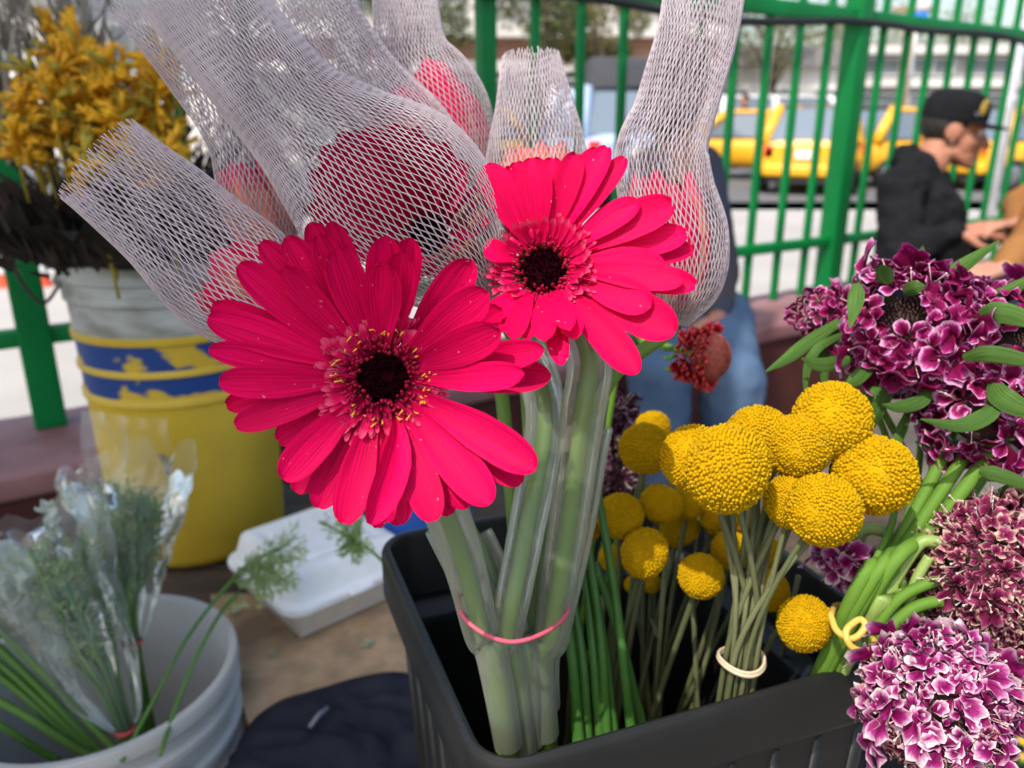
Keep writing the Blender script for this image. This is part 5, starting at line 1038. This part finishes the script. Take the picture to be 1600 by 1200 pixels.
CR = [(1136, 733, 63, .372, 'front and centre of the bundled yellow craspedia balls, overlapping its neighbours', 1), (1085, 716, 51, .395, 'yellow craspedia ball half hidden behind the left of the front centre one', 1), (1247, 697, 50, .397, 'yellow craspedia ball right of the front centre one, below the topmost', 1), (1186, 688, 51, .410, 'yellow craspedia ball directly behind and above the front centre one', 1), (1300, 657, 59, .400, 'topmost yellow craspedia ball, against the maroon wall', 1), (1365, 742, 62, .392, 'rightmost yellow craspedia ball, bright against the purple scabiosa', 1), (1287, 797, 57, .378, 'lowest bright yellow craspedia ball of the bundle, above the curled green stem', 1), (1237, 784, 42, .395, 'yellow craspedia ball tucked behind the left of the lowest bundled one', 1),
      (1008, 701, 39, .50, 'large loose yellow craspedia ball at the left, under the jeans', 0), (1020, 668, 27, .53, 'small yellow craspedia ball peeping above the large left one', 0), (1033, 787, 32, .50, 'yellow craspedia ball below the left of the front centre one', 0), (969, 806, 33, .49, 'leftmost whole yellow craspedia ball, beside the long green stems', 0), (1007, 864, 37, .475, 'loose yellow craspedia ball low in the bin among dark stems', 0), (1095, 900, 32, .47, 'small loose yellow craspedia ball left of the tied craspedia stems', 0), (1257, 974, 42, .415, 'lone yellow craspedia ball touching the yellow rubber band', 0), (1076, 783, 28, .52, 'shaded yellow craspedia ball right behind the one under the front centre ball', 0),
      (912, 824, 26, .51, 'yellow craspedia ball half hidden by the sleeved stems', 0), (1142, 860, 31, .50, 'shaded yellow craspedia ball seen between the bundled stems, left one', 0), (1190, 864, 29, .50, 'shaded yellow craspedia ball seen between the bundled stems, right one', 0), (1062, 826, 30, .54, 'dim yellow craspedia ball deep behind the loose ones', 0), (990, 914, 15, .56, 'tiny dim yellow craspedia bud below the low loose ball, left one', 0), (1018, 912, 15, .56, 'tiny dim yellow craspedia bud below the low loose ball, right one', 0), (1200, 922, 32, .47, 'shaded yellow craspedia ball beside the right of the tied stems', 0), (955, 872, 20, .56, 'dim small yellow craspedia ball left of the low loose one', 0), (1160, 800, 30, .50, 'shaded yellow craspedia ball under the right of the front centre one', 0), (1120, 812, 26, .53, 'dim yellow craspedia ball right under the front centre one', 0)]
rng = random.Random(77)
def fan(p, t, f):
    """stalk: straight up through the band, then bending gently outwards to the head"""
    c_ = t + (t - f).normalized() * .045; q = [p * ((1 - k / 8) ** 2) + c_ * (2 * (k / 8) * (1 - k / 8)) + t * ((k / 8) ** 2) for k in range(9)]
    return q + [lerp(t, f, .33), lerp(t, f, .67), f]
for k, (px_, py_, rp_, d_, lab, bun) in enumerate(CR):
    r_ = rp_ * d_ / FPX * (1.09 if k in (0, 3, 13, 11, 12) else 1.03); p = pt(px_, py_, d_); e = empty('craspedia', p, lab, 'craspedia', BUNCH if bun else LOOSE); o = bpy.data.objects.new('flower_head', CM[k % 3] if (bun or 'touching' in lab) else CML[k % 2]); COL.objects.link(o); o.parent = e; o.scale = (r_ * rng.uniform(.96, 1.05), r_, r_ * rng.uniform(.86, .97)); o.rotation_euler = (rng.uniform(0, 6), rng.uniform(0, 6), rng.uniform(0, 6))
    if bun:
        w = 2 * pi * k / 8; off = V((cos(w) * .0085, sin(w) * .0075, 0)); pts = fan(p, tieP + off, tieF + off * 1.6)
    elif 'touching' in lab: pts = [p + V((0, .004, -.005)), p + V((-.01, .03, -.05)), binfloor(.72, .5)]
    else:
        f = (binfloor(.45 + .3 * rng.random(), .45 + .4 * rng.random())); pts = [p, lerp(p, f, .3) + V((rng.uniform(-.006, .006), 0, 0)), f]
    MB().tube(pts if bun else bez(pts, 16), (.0015 if bun else .0017) * rng.uniform(.85, 1.15), 8).build('stem', m_crast, e)
for k in range(12):   # leafy bare stems of the same bunches without a visible head
    a = binfloor(.42 + .5 * rng.random(), .3 + .6 * rng.random()); p = a + V((rng.uniform(-.05, .05), rng.uniform(-.02, .05), rng.uniform(.28, .36)))
    e = empty('craspedia_stalk', a, 'olive bare stalk among the loose craspedia stems in the bin', 'stalk', 'bare stalks in the bin'); mb = MB().tube(bez([a, lerp(a, p, .5) + V((rng.uniform(-.01, .01), 0, 0)), p], 10), .0017, 6)
    for q in range(3):
        s_ = lerp(a, p, rng.uniform(.4, .95)); dd = V((rng.uniform(-1, 1), rng.uniform(-1, 1), 1.6)).normalized(); sd_ = dd.orthogonal().normalized(); mb.add([s_ - sd_ * .001, s_ + dd * .012 + sd_ * .0022, s_ + dd * .028, s_ + dd * .012 - sd_ * .0022], [(0, 1, 2, 3)])
    mb.build('stalk', m_crast, e)
for k in range(13):   # further stalks held by the same band, their heads hidden behind the others
    w = 2.4 * k; off = V((cos(w) * .0068, sin(w) * .0060, 0)) * sqrt((k + .5) / 13); a_ = tieP + off; up_ = V((rng.uniform(-.012, .035), rng.uniform(.012, .045), rng.uniform(.075, .10)))
    e = empty('craspedia_stalk', tieF, 'thin brownish stalk inside the craspedia bundle held by the beige band', 'stalk', 'stalks in the banded bundle'); MB().tube(fan(a_ + up_, a_, tieF + off * 1.6), .0014, 7).build('stalk', m_crast, e)
lp = []
for i in range(48):
    w = 2 * pi * i / 48; q = tieP + R_ * cos(w) * .0118 + V((0, 1, 0)) * sin(w) * .0112; lp.append(q + V((0, 0, .0012 * sin(2 * w + 1))))
o = MB().tube(lp, .0012, 8, closed=True).tube([q + V((0, .0002, .0017)) for q in lp], .0009, 8, closed=True).build('rubber_band', mat('beige_rubber', (.55, .44, .30), rough=.6)); tag(o, 'beige rubber band tying the craspedia stems low in the bin', 'rubber band')
# ---- long dark green stems beside the gerberas
STL = ['long green stem right against the sleeved gerbera stems', 'long green stem second from the sleeved gerbera stems', 'thin green stem crossing in the middle of the row beside the gerberas', 'tallest long green stem, rising beside the leftmost craspedia ball', 'short green stem between the taller ones of the row', 'dark green stem low behind the first one of the row', 'rightmost green stem of the row, leaning towards the craspedia stalks', 'shortest dark green stem at the foot of the sleeves']
for k, (x0, y0, d0, x1, y1, d1) in enumerate([(868, 870, .44, 905, 1150, .44), (895, 770, .46, 938, 1160, .45), (905, 800, .455, 960, 1150, .455), (925, 720, .45, 985, 1130, .455), (918, 840, .45, 950, 1170, .45), (890, 900, .45, 920, 1170, .445), (930, 880, .47, 1000, 1120, .47), (880, 940, .445, 903, 1190, .44)]):
    p, q = pt(x0, y0, d0), pt(x1, y1, d1); e = empty('cut_stalk', q, STL[k], 'stem', 'green stems beside the gerberas'); f = q + (q - p).normalized() * .07
    MB().tube(bez([p, lerp(p, q, .5) + V((.002, 0, 0)), q, f], 16), [.0022 + .0012 * i / 15 for i in range(16)], 8).build('stem', mat('deep_green_stem', (.035, .11, .016), (.06, .16, .03), scale=20, rough=.4) if k == 0 else bpy.data.materials['deep_green_stem'], e)
# ---- scabiosa
def ramp_petal(name, cols, trans=.25):
    m = bpy.data.materials.new(name); m.use_nodes = True; nt = m.node_tree; N = nt.nodes; L = nt.links; b = N['Principled BSDF']; tc = N.new('ShaderNodeTexCoord'); sx = N.new('ShaderNodeSeparateXYZ'); L.new(tc.outputs['UV'], sx.inputs[0]); oi = N.new('ShaderNodeObjectInfo')
    mp = N.new('ShaderNodeMapping'); mp.inputs['Scale'].default_value = (9, 3, 1); L.new(tc.outputs['UV'], mp.inputs[0]); nz = N.new('ShaderNodeTexNoise'); nz.inputs['Scale'].default_value = 1.6; L.new(mp.outputs[0], nz.inputs['Vector'])
    m1 = N.new('ShaderNodeMath'); m1.operation = 'MULTIPLY_ADD'; m1.inputs[1].default_value = .30; L.new(nz.outputs['Fac'], m1.inputs[0]); L.new(sx.outputs[1], m1.inputs[2]); m2 = N.new('ShaderNodeMath'); m2.operation = 'MULTIPLY_ADD'; m2.inputs[1].default_value = .22; L.new(oi.outputs['Random'], m2.inputs[0]); L.new(m1.outputs[0], m2.inputs[2])
    m3 = N.new('ShaderNodeMath'); m3.operation = 'SUBTRACT'; m3.inputs[1].default_value = .26; L.new(m2.outputs[0], m3.inputs[0]); rp = N.new('ShaderNodeValToRGB'); e = rp.color_ramp.elements; e[0].position = cols[0][0]; e[0].color = (*cols[0][1], 1); e[1].position = cols[-1][0]; e[1].color = (*cols[-1][1], 1)
    for p_, c_ in cols[1:-1]: q = e.new(p_); q.color = (*c_, 1)
    L.new(m3.outputs[0], rp.inputs[0]); L.new(rp.outputs[0], b.inputs['Base Color']); b.inputs['Roughness'].default_value = .6; b.inputs['Specular IOR Level'].default_value = .2; t = N.new('ShaderNodeBsdfTranslucent'); L.new(rp.outputs[0], t.inputs[0]); mx = N.new('ShaderNodeMixShader'); mx.inputs[0].default_value = trans
    L.new(b.outputs[0], mx.inputs[1]); L.new(t.outputs[0], mx.inputs[2]); L.new(mx.outputs[0], N['Material Output'].inputs[0]); return m
m_sA = ramp_petal('scabiosa_wine', [(.0, (.06, .001, .015)), (.55, (.15, .0015, .035)), (.84, (.27, .005, .10)), (.95, (.50, .08, .29)), (1.0, (.72, .36, .56))])
m_sB = ramp_petal('scabiosa_white_edge', [(.0, (.09, .0015, .035)), (.56, (.21, .003, .085)), (.76, (.34, .03, .19)), (.90, (.58, .28, .42)), (1.0, (.76, .62, .64))])
m_sC = ramp_petal('scabiosa_dried', [(.0, (.04, .003, .012)), (.60, (.15, .006, .045)), (.80, (.28, .03, .12)), (.93, (.52, .27, .27)), (1.0, (.70, .55, .38))])
m_sD = ramp_petal('scabiosa_dark', [(.0, (.02, .002, .007)), (.7, (.055, .004, .02)), (.92, (.13, .03, .07)), (1.0, (.42, .28, .32))])
m_core = mat('scabiosa_core', (.045, .022, .02), (.09, .05, .04), scale=120, rough=.9, bump=.6, bscale=300)
m_pin = mat('pale_stamen', (.62, .47, .44), rough=.6); m_scst = mat('scabiosa_stem', (.10, .21, .022), (.14, .27, .035), scale=16, rough=.6, spec=.2, trans=.1, bump=.15, bscale=90, stretch=(1, 1, .4)); m_palest = mat('pale_green_stem', (.30, .40, .12), (.22, .33, .07), scale=14, rough=.45, trans=.1)
m_leaf = petal_mat('strap_leaf', (.095, .185, .040), (.050, .115, .022), trans=.2, rough=.5, bump=.5, backcol=(.12, .19, .07))
def floret_mesh(seed, lobes, big, ruffle, m):
    """one floret: lobes spread round the z axis, the first one largest"""
    rng = random.Random(seed); mb = MB()
    for k in range(lobes):
        w0 = 2 * pi * k / lobes + rng.uniform(-.2, .2); L = (1.0 if k else big) * rng.uniform(.8, 1.1); sp_ = (1.25 if k else 1.4) * rng.uniform(.85, 1.1); lift = rng.uniform(.15, .75); ph = rng.uniform(0, 6); rows = []; uv = []
        for i in range(6):
            v = i / 5; row = []
            for j in range(11):
                u = j / 10 * 2 - 1; ww = w0 + u * sp_ * .5 * (.5 + .5 * v ** .7); q = L * (.08 + .92 * v * sqrt(1 - .70 * u * u)) * (1 + (ruffle * (.22 * sin(u * 9 + ph) + .14 * sin(u * 17 + 2 * ph)) if i == 5 else 0)); z = lift * L * v * (1.15 - .75 * v) + ruffle * v * v * .42 * sin(u * 6.5 + ph) + .1 * v * u * u
                row.append(V((q * cos(ww), q * sin(ww), z))); uv.append(((u + 1) / 2, max(v, abs(u) ** 5 * .9 * min(1, v * 2.5))))
            rows.append(row)
        mb.grid(rows, uv)
    o = mb.build('floret', m); me = o.data; bpy.data.objects.remove(o); return me
FL = {}
for nm, m, rf in (('A', m_sA, .22), ('B', m_sB, .33), ('C', m_sC, .5), ('D', m_sD, .35)): FL[nm] = [floret_mesh(k + 7, 4 + k % 2, 1.35, rf, m) for k in range(5)]
def scabiosa(label, c, R, axis, kind, N, seed, fs=.34, core=.5, cap_=1.9, hole=0.0, pins=30, stempts=None, sr=.0019, stm=None, flat=.68, small=None, low=None):
    rng = random.Random(seed); ax = axis.normalized(); o1 = ax.orthogonal().normalized(); o2 = ax.cross(o1); e = empty('scabiosa', c, label, 'scabiosa', 'scabiosa flowers'); Mx = Matrix((o1, o2, ax)).transposed()
    MB().ball(c, (R * core, R * core, R * core * flat), 20, 14, M=Mx).build('flower_core', m_core, e); pm = MB()
    if hole > 0:
        cm = MB()
        for k in range(150):
            q = sqrt((k + .5) / 150) * R * hole * 1.1; w = k * 2.4; p = c + ax * R * flat * .52 + (o1 * cos(w) + o2 * sin(w)) * q; cm.tube([p - ax * R * .2, p + ax * R * rng.uniform(.03, .10)], [.0007, .0004], 5)
        cm.build('seed_pins', m_core, e, kind='stuff')
    for k in range(N):
        z = 1 - (1 - cos(cap_)) * (k + .5) / N; th = math.acos(max(-1, min(1, z)))
        if sin(th) < hole and z > 0: continue
        w = k * 2.39996 + rng.uniform(-.12, .12); d_ = (o1 * cos(w) * sin(th) + o2 * sin(w) * sin(th) + ax * z * flat); out = (d_.normalized() + V((rng.gauss(0, .24), rng.gauss(0, .24), rng.gauss(0, .24)))).normalized(); p = c + d_ * R * rng.uniform(.70, .84)
        rad = (d_ - ax * d_.dot(ax)); rad = rad.normalized() if rad.length > .05 else o1; x_ = (rad - out * rad.dot(out)); x_ = x_.normalized() if x_.length > .05 else out.orthogonal().normalized(); x_ = (x_ + out.cross(x_) * rng.gauss(0, .5)).normalized(); y_ = out.cross(x_)
        s_ = R * fs * rng.uniform(.8, 1.15) * (.62 + .38 * sin(th)) * (small if (small and rng.random() < .6) else 1)
        kk = low if (low and out.z < rng.uniform(-.35, .05)) else kind; s_ *= (.55 if kk != kind else 1)
        o = bpy.data.objects.new('floret', FL[kk][k % 5]); COL.objects.link(o); o.parent = e; M4 = Matrix((x_, y_, out)).transposed().to_4x4() @ Matrix.Diagonal((s_, s_, s_ * rng.uniform(.7, 1.15), 1)); M4.translation = p - c; o.matrix_local = M4
    for k in range(pins):
        d_ = (ax * rng.uniform(-.3, 1) + o1 * rng.gauss(0, .6) + o2 * rng.gauss(0, .6)).normalized(); p = c + d_ * R * .72; q = p + (d_ + V((rng.gauss(0, .2), rng.gauss(0, .2), rng.gauss(0, .2)))) * R * rng.uniform(.18, .29); pm.tube([p, q], .0002, 5); pm.ball(q, .0006 * rng.uniform(.7, 1.2), 6, 4)
    if pins: pm.build('stamens', m_pin, e, kind='stuff')
    mb = MB()
    for k in range(10):
        w = 2 * pi * k / 10; dr = o1 * cos(w) + o2 * sin(w); B = c - ax * R * .35; T = B + dr * R * .75 - ax * R * .06; petal(None, B, lerp(B, T, .5), T, ax, R * .07, None, cup=.3, groove=0, mb=mb, vs=(0, .3, .6, .85, .98), us=(-1, 0, 1), rng=rng)
    mb.build('calyx', m_leaf, e)
    if stempts: MB().tube(bez([c - ax * R * .35] + stempts, 26), sr, 9).build('stem', stm or m_scst, e)
    return e
tc = V((0, 0, 1.0)); CAMV = V((0, 0, CAMZ))
def tocam(p, t): return ((CAMV - p).normalized() + t).normalized()
bandY = pt(1330, 985, .418)
c_ = pt(1420, 512, .430); scabiosa('wine red scabiosa with pale petal rims and brown centre, top of the right cluster', c_, .038, tocam(c_, V((-.12, 0, .36))), 'A', 56, 1, .42, .45, 1.75, .34, 14, [pt(1440, 640, .46), pt(1420, 800, .45), bandY + V((-.004, .004, .002)), binfloor(.86, .55)])
c_ = pt(1585, 545, .415); scabiosa('wine red scabiosa with dark centre cut by the right picture edge', c_, .035, tocam(c_, V((.0, 0, .4))), 'A', 50, 2, .45, .45, 1.8, .30, 14, [pt(1600, 640, .44), pt(1480, 830, .44), bandY + V((.003, .002, .003)), binfloor(.90, .5)])
c_ = pt(1535, 645, .418); scabiosa('drooping wine red scabiosa below the curled strap leaves at right', c_, .032, tocam(c_, V((-.2, 0, -.1))), 'A', 36, 3, .50, .5, 2.0, 0, 10, [pt(1560, 690, .44), pt(1470, 830, .43), bandY + V((.0, -.004, .001)), binfloor(.88, .45)], .0028)
c_ = pt(1494, 474, .470); scabiosa('small wine red scabiosa peeping above the back of the right cluster', c_, .023, tocam(c_, V((.2, .2, .7))), 'A', 36, 4, .40, .5, 1.9, 0, 20, [pt(1480, 560, .48), pt(1440, 800, .46), bandY + V((.004, .006, .0)), binfloor(.9, .6)])
c_ = pt(1283, 492, .455); scabiosa('small wine scabiosa bud at the left end of the right cluster, above long leaves', c_, .016, tocam(c_, V((-.6, 0, .5))), 'A', 16, 5, .55, .5, 1.7, 0, 0, [pt(1330, 560, .46), pt(1400, 760, .45), bandY + V((-.006, .0, .002)), binfloor(.84, .6)], .0018)
c_ = pt(1480, 575, .435); scabiosa('wine red scabiosa lower right in the cluster, between strap leaves', c_, .027, tocam(c_, V((.1, 0, -.1))), 'A', 30, 6, .52, .5, 1.8, 0, 10, [pt(1470, 660, .455), pt(1440, 820, .44), bandY + V((.002, .004, .002)), binfloor(.87, .52)])
c_ = pt(1550, 886, .405); scabiosa('faded scabiosa with beige dried petal edges at the right picture edge', c_, .042, tocam(c_, V((-.2, 0, .25))), 'C', 190, 7, .24, .55, 2.2, 0, 120, [pt(1500, 940, .42), pt(1420, 935, .42), bandY + V((.006, .0, .004)), binfloor(.8, .35)], .0036, m_palest, .95, .8)
c_ = pt(1548, 1020, .410); scabiosa('dark wine scabiosa squeezed between the faded one and the white edged one', c_, .036, tocam(c_, V((.1, 0, .1))), 'C', 150, 8, .25, .55, 2.1, 0, 90, [pt(1460, 985, .43), bandY + V((.006, -.002, .0)), binfloor(.82, .4)], .003, m_palest, .95, .8)
c_ = pt(1464, 1098, .365); scabiosa('large scabiosa with white petal edges hanging over the front rim of the bin', c_, .0350, tocam(c_, V((-.1, 0, .35))), 'B', 110, 9, .42, .55, 2.15, 0, 70, [pt(1420, 1010, .40), pt(1375, 985, .412), bandY + V((.003, -.005, .0)), binfloor(.8, .42)], .0032, m_palest, .92, .7, 'C')
c_ = pt(1330, 880, .44); scabiosa('small pink and white scabiosa facing down under the lowest bundled craspedia ball', c_, .0195, (V((-.45, -.55, -.75))), 'B', 26, 10, .52, .45, 1.5, 0, 0, [pt(1352, 828, .437), pt(1395, 838, .43), pt(1436, 885, .425), pt(1400, 945, .42), bandY + V((.004, .001, .001)), binfloor(.83, .5)], .0034, m_palest)
c_ = pt(952, 655, .600); scabiosa('dark purple scabiosa behind the right edge of the sleeved stems, upper one', c_, .026, tocam(c_, V((0, 0, .4))), 'D', 70, 11, .30, .5, 2.0, 0, 60, [pt(955, 800, .60), binfloor(.35, .9)])
c_ = pt(965, 752, .585); scabiosa('dark purple scabiosa behind the sleeved stems, lower one above the leftmost craspedia', c_, .021, tocam(c_, V((0, 0, .2))), 'D', 55, 12, .32, .5, 2.0, 0, 40, [pt(960, 860, .58), binfloor(.4, .85)])
# stout green stems of the scabiosa bundle running up to the right
for k, (x0, y0, x1, y1, dd, r_) in enumerate([(1325, 985, 1475, 712, .440, .0034), (1318, 985, 1508, 712, .432, .0034), (1340, 970, 1555, 700, .425, .0037), (1312, 975, 1440, 790, .448, .0036)]):
    p, q = pt(x0, y0, .412), pt(x1, y1, dd - .014); f = binfloor(.80 + .03 * k, .5); e = empty('cut_stalk', p, ['leftmost stout green stem of the scabiosa bundle running up right from the yellow band', 'second stout green stem of the scabiosa bundle, between two others', 'thickest stout green stem of the scabiosa bundle, with a cut pale tip', 'short stout green stem at the back of the scabiosa bundle'][k], 'stem', 'stout scabiosa stems')
    MB().tube(bez([f, p, lerp(p, q, .5) + V((.002, 0, .002)), q], 20), r_, 10).build('stem', m_scst, e)
MB().tube([pt(1555, 700, .425), pt(1574, 690, .424)], [.0045, .0032], 10).build('cut_tip', m_palest, e)
# curled pale stems near the band
for k, (ps, r_) in enumerate([([(1345, 1000, .410), (1385, 930, .406), (1420, 870, .402), (1445, 845, .40), (1482, 852, .398)], .0031), ([(1352, 1005, .405), (1400, 940, .40), (1450, 912, .398), (1492, 905, .396)], .0028), ([(1372, 1000, .40), (1420, 955, .398), (1462, 940, .396), (1490, 945, .395)], .0030), ([(1418, 950, .405), (1432, 905, .402), (1452, 870, .40)], .0026)]):
    e = empty('cut_stalk', pt(*ps[0]), ['pale yellowish curved stem with a cut end below the stout stems', 'mid green curved stem over the yellow band, pointing at the faded scabiosa', 'lowest short curved green stem beside the dark wine scabiosa', 'short pale loop of stem between the curved ones'][k], 'stem', 'curved scabiosa stems'); MB().tube(bez([pt(*q) for q in ps], 18), r_, 10).build('stem', [m_palest, m_scst][k in (1, 2)], e)
lp = [pt(1298, 962, .406), pt(1308, 986, .398), pt(1332, 998, .393), pt(1352, 980, .392), pt(1343, 968, .396), pt(1322, 986, .390), pt(1330, 1010, .388), pt(1354, 1018, .389), pt(1366, 1000, .400), pt(1340, 955, .428), pt(1308, 946, .428)]
o = MB().tube(bez(lp + [lp[0]], 70)[:-1], .0017, 8, closed=True).build('rubber_band', mat('yellow_rubber', (.62, .38, .05), (.7, .48, .12), scale=80, rough=.5)); tag(o, 'twisted yellow rubber band round the scabiosa stems, right of a lone craspedia ball', 'rubber band')
# strap leaves of the right cluster: parts of one leafy sprig each
def strap(root, ps, wpx, m, twist=0.0, fold=.25, seed=0):
    pts = bez([pt(*q) for q in ps], 18); rows = []; uv = []
    for i, p in enumerate(pts):
        v = i / 17; t = (pts[min(i + 1, 17)] - pts[max(i - 1, 0)]).normalized(); vd = (CAMV - p).normalized(); s_ = t.cross(vd).normalized(); n_ = s_.cross(t); a_ = twist * (v - .5) ; s2 = s_ * cos(a_) + n_ * sin(a_); n2 = s2.cross(t); w = px2m(wpx, ps[0][2]) / 2 * (min(1, .5 + v * 2.0) * (1 - max(0, v - .45) ** 1.6 / .55 ** 1.6 * .92))
        rows.append([p + s2 * (u * w) + n2 * (-fold * w * abs(u) + .05 * w * cos(9 * u)) for u in (-1, -.66, -.33, 0, .33, .66, 1)]); uv += [((u + 1) / 2, v) for u in (-1, -.66, -.33, 0, .33, .66, 1)]
    return MB().grid(rows, uv).build('leaf', m, root)
lv = empty('scabiosa_foliage', pt(1480, 600, .43), 'curling green strap leaves growing among the wine red scabiosa at right', 'foliage')
for k, (ps, w, tw) in enumerate([([(1462, 445, .43), (1500, 418, .425), (1562, 376, .415)], 24, .4), ([(1338, 442, .405), (1337, 470, .395), (1328, 513, .392)], 24, .2), ([(1392, 442, .41), (1382, 428, .405), (1376, 414, .40)], 26, .3), ([(1412, 458, .405), (1428, 450, .398), (1446, 446, .395)], 24, .3), ([(1330, 490, .44), (1262, 535, .43), (1230, 560, .425), (1196, 581, .42)], 20, .5),
                                ([(1322, 520, .44), (1280, 540, .43), (1262, 575, .43), (1258, 625, .43)], 16, .8), ([(1330, 560, .43), (1285, 570, .42), (1252, 560, .418)], 22, .3), ([(1300, 520, .44), (1288, 560, .44), (1290, 620, .44)], 18, .5), ([(1370, 560, .43), (1340, 590, .42), (1318, 605, .42)], 22, .6), ([(1390, 600, .43), (1360, 620, .43), (1345, 650, .44)], 22, .8), ([(1395, 590, .425), (1370, 640, .43), (1350, 690, .44)], 26, .6),
                                ([(1530, 492, .40), (1558, 488, .39), (1600, 498, .385), (1640, 520, .38)], 32, .3), ([(1505, 560, .40), (1545, 553, .39), (1600, 562, .385), (1640, 570, .38)], 26, .3), ([(1548, 592, .40), (1562, 618, .385), (1600, 638, .38), (1640, 640, .38)], 34, .5), ([(1448, 600, .42), (1440, 625, .41), (1405, 636, .405), (1378, 632, .405)], 22, .5), ([(1552, 615, .40), (1545, 645, .385), (1500, 665, .38), (1438, 655, .38)], 26, .5),
                                ([(1540, 472, .42), (1580, 452, .41), (1640, 420, .40)], 20, .4), ([(1436, 412, .44), (1439, 398, .44), (1442, 384, .44)], 14, .2), ([(1530, 735, .40), (1570, 745, .395), (1640, 770, .39)], 24, .4), ([(1560, 770, .41), (1600, 765, .40), (1640, 790, .40)], 22, .4), ([(1420, 640, .44), (1400, 690, .44), (1372, 720, .44)], 16, .5), ([(1500, 690, .44), (1460, 700, .43), (1430, 690, .43)], 18, .4)]):
    strap(lv, ps, w, m_leaf, tw)
for ps in ([(1300, 500, .445), (1330, 560, .45), (1390, 660, .455), (1440, 760, .45)], [(1480, 450, .44), (1500, 560, .45), (1490, 680, .455), (1455, 760, .45)], [(1600, 560, .41), (1570, 650, .43), (1530, 720, .44)]):
    MB().tube(bez([pt(*q) for q in ps], 16), .0020, 7).build('stem', m_scst, lv)
# ---- red strawflower seen from its side
c_ = pt(1098, 556, .52); ax = (R_ * .9 - F_ * .45 - U_ * .10).normalized(); o1 = ax.orthogonal().normalized(); o2 = ax.cross(o1); e = empty('red_flower', c_, 'small red flower with a brown cone seen from its side in front of the jeans', 'flower'); Mx = Matrix((o1, o2, ax)).transposed()
mb = MB(); mb.lathe([(.0165, -.002), (.0162, .005), (.0145, .011), (.009, .0150), (.004, .0166), (0, .017)], c_, 28, M=Mx)
for k in range(330):
    t = sqrt((k + .5) / 330); w = k * 2.39996; r_ = .0164 * t; z = .017 * sqrt(max(0, 1 - t * t * .97)); p = c_ + o1 * cos(w) * r_ + o2 * sin(w) * r_ + ax * z; d_ = (o1 * cos(w) * t + o2 * sin(w) * t + ax * (1.05 - t)).normalized(); mb.tube([p - d_ * .0006, p + d_ * .0008, p + d_ * .0014], [.0006, .0006, .0002], 5)
mb.build('cone', mat('brown_cone', (.50, .14, .085), (.36, .07, .05), scale=300, rough=.8), e); m_rb = petal_mat('red_bract', (.56, .012, .025), (.42, .008, .02), tip=(.75, .10, .10), tipstart=.72, trans=.15); rng = random.Random(5)
pmesh = None
for ring_ in range(6):
    for k in range(24):
        w = 2 * pi * (k + .5 * ring_ + rng.uniform(-.2, .2)) / 24; dr = o1 * cos(w) + o2 * sin(w); tg = ax.cross(dr); p = c_ + dr * (.0160 - .0014 * ring_) + ax * (.003 - .0036 * ring_); out = (dr * 1.0 + ax * (.15 - .1 * ring_) + V((rng.gauss(0, .15), rng.gauss(0, .15), rng.gauss(0, .15)))).normalized(); up2 = (ax - out * ax.dot(out)).normalized()
        if pmesh is None:
            o = petal(None, V((0, 0, 0)), V((.0032, 0, .0006)), V((.0062, 0, .0022)), V((0, 0, 1)), .0022, None, cup=.7, groove=0, mb=MB(), vs=(0, .3, .6, .85, .98), us=(-1, -.5, 0, .5, 1)).build('petal', m_rb); pmesh = o.data; bpy.data.objects.remove(o)
        o = bpy.data.objects.new('petal', pmesh); COL.objects.link(o); o.parent = e; M4 = Matrix((out, up2.cross(out), up2)).transposed().to_4x4() @ Matrix.Scale(rng.uniform(1.05, 1.5), 4); M4.translation = p - c_; o.matrix_local = M4
MB().tube(bez([c_ - ax * .006, pt(1045, 542, .54), pt(1000, 535, .54), pt(960, 600, .54), binfloor(.45, .8)], 24), .0022, 8).build('stem', m_scst, e)
for q in ([(1060, 550, .535), (1045, 560, .53), (1035, 556, .53)], [(1062, 570, .535), (1048, 578, .53), (1036, 574, .53)], [(1055, 540, .535), (1040, 546, .53), (1025, 538, .53)]): strap(e, q, 7, m_leaf)
# yellow blossoms at the very bottom right corner
q = on_z(1590, 1190, .30); e = empty('yellow_blossoms', q - V((0, 0, .02)), 'small blurred yellow blossoms at the bottom right picture corner', 'flowers'); rng = random.Random(8); mb = MB()
for k in range(14):
    p = q + V((rng.uniform(-.03, .05), rng.uniform(-.03, .03), rng.uniform(-.01, .02)))
    for j in range(6): w = j * pi / 3; d_ = V((cos(w), sin(w), .4)); s_ = V((-sin(w), cos(w), 0)); mb.add([p - s_ * .002, p + s_ * .002, p + d_ * .008 + s_ * .003, p + d_ * .008 - s_ * .003], [(0, 1, 2, 3)])
mb.build('blossoms', mat('yellow_blossom', (.75, .45, .02), rough=.6, trans=.2, c2=(.65, .35, .02)), e, smooth=False, kind='stuff'); sm = MB()
for k in range(10): p = q + V((rng.uniform(-.03, .05), rng.uniform(-.03, .03), 0)); sm.tube([V((p.x, p.y, .02)), p], .0015, 5)
sm.build('stems', m_stemg, e, kind='stuff')
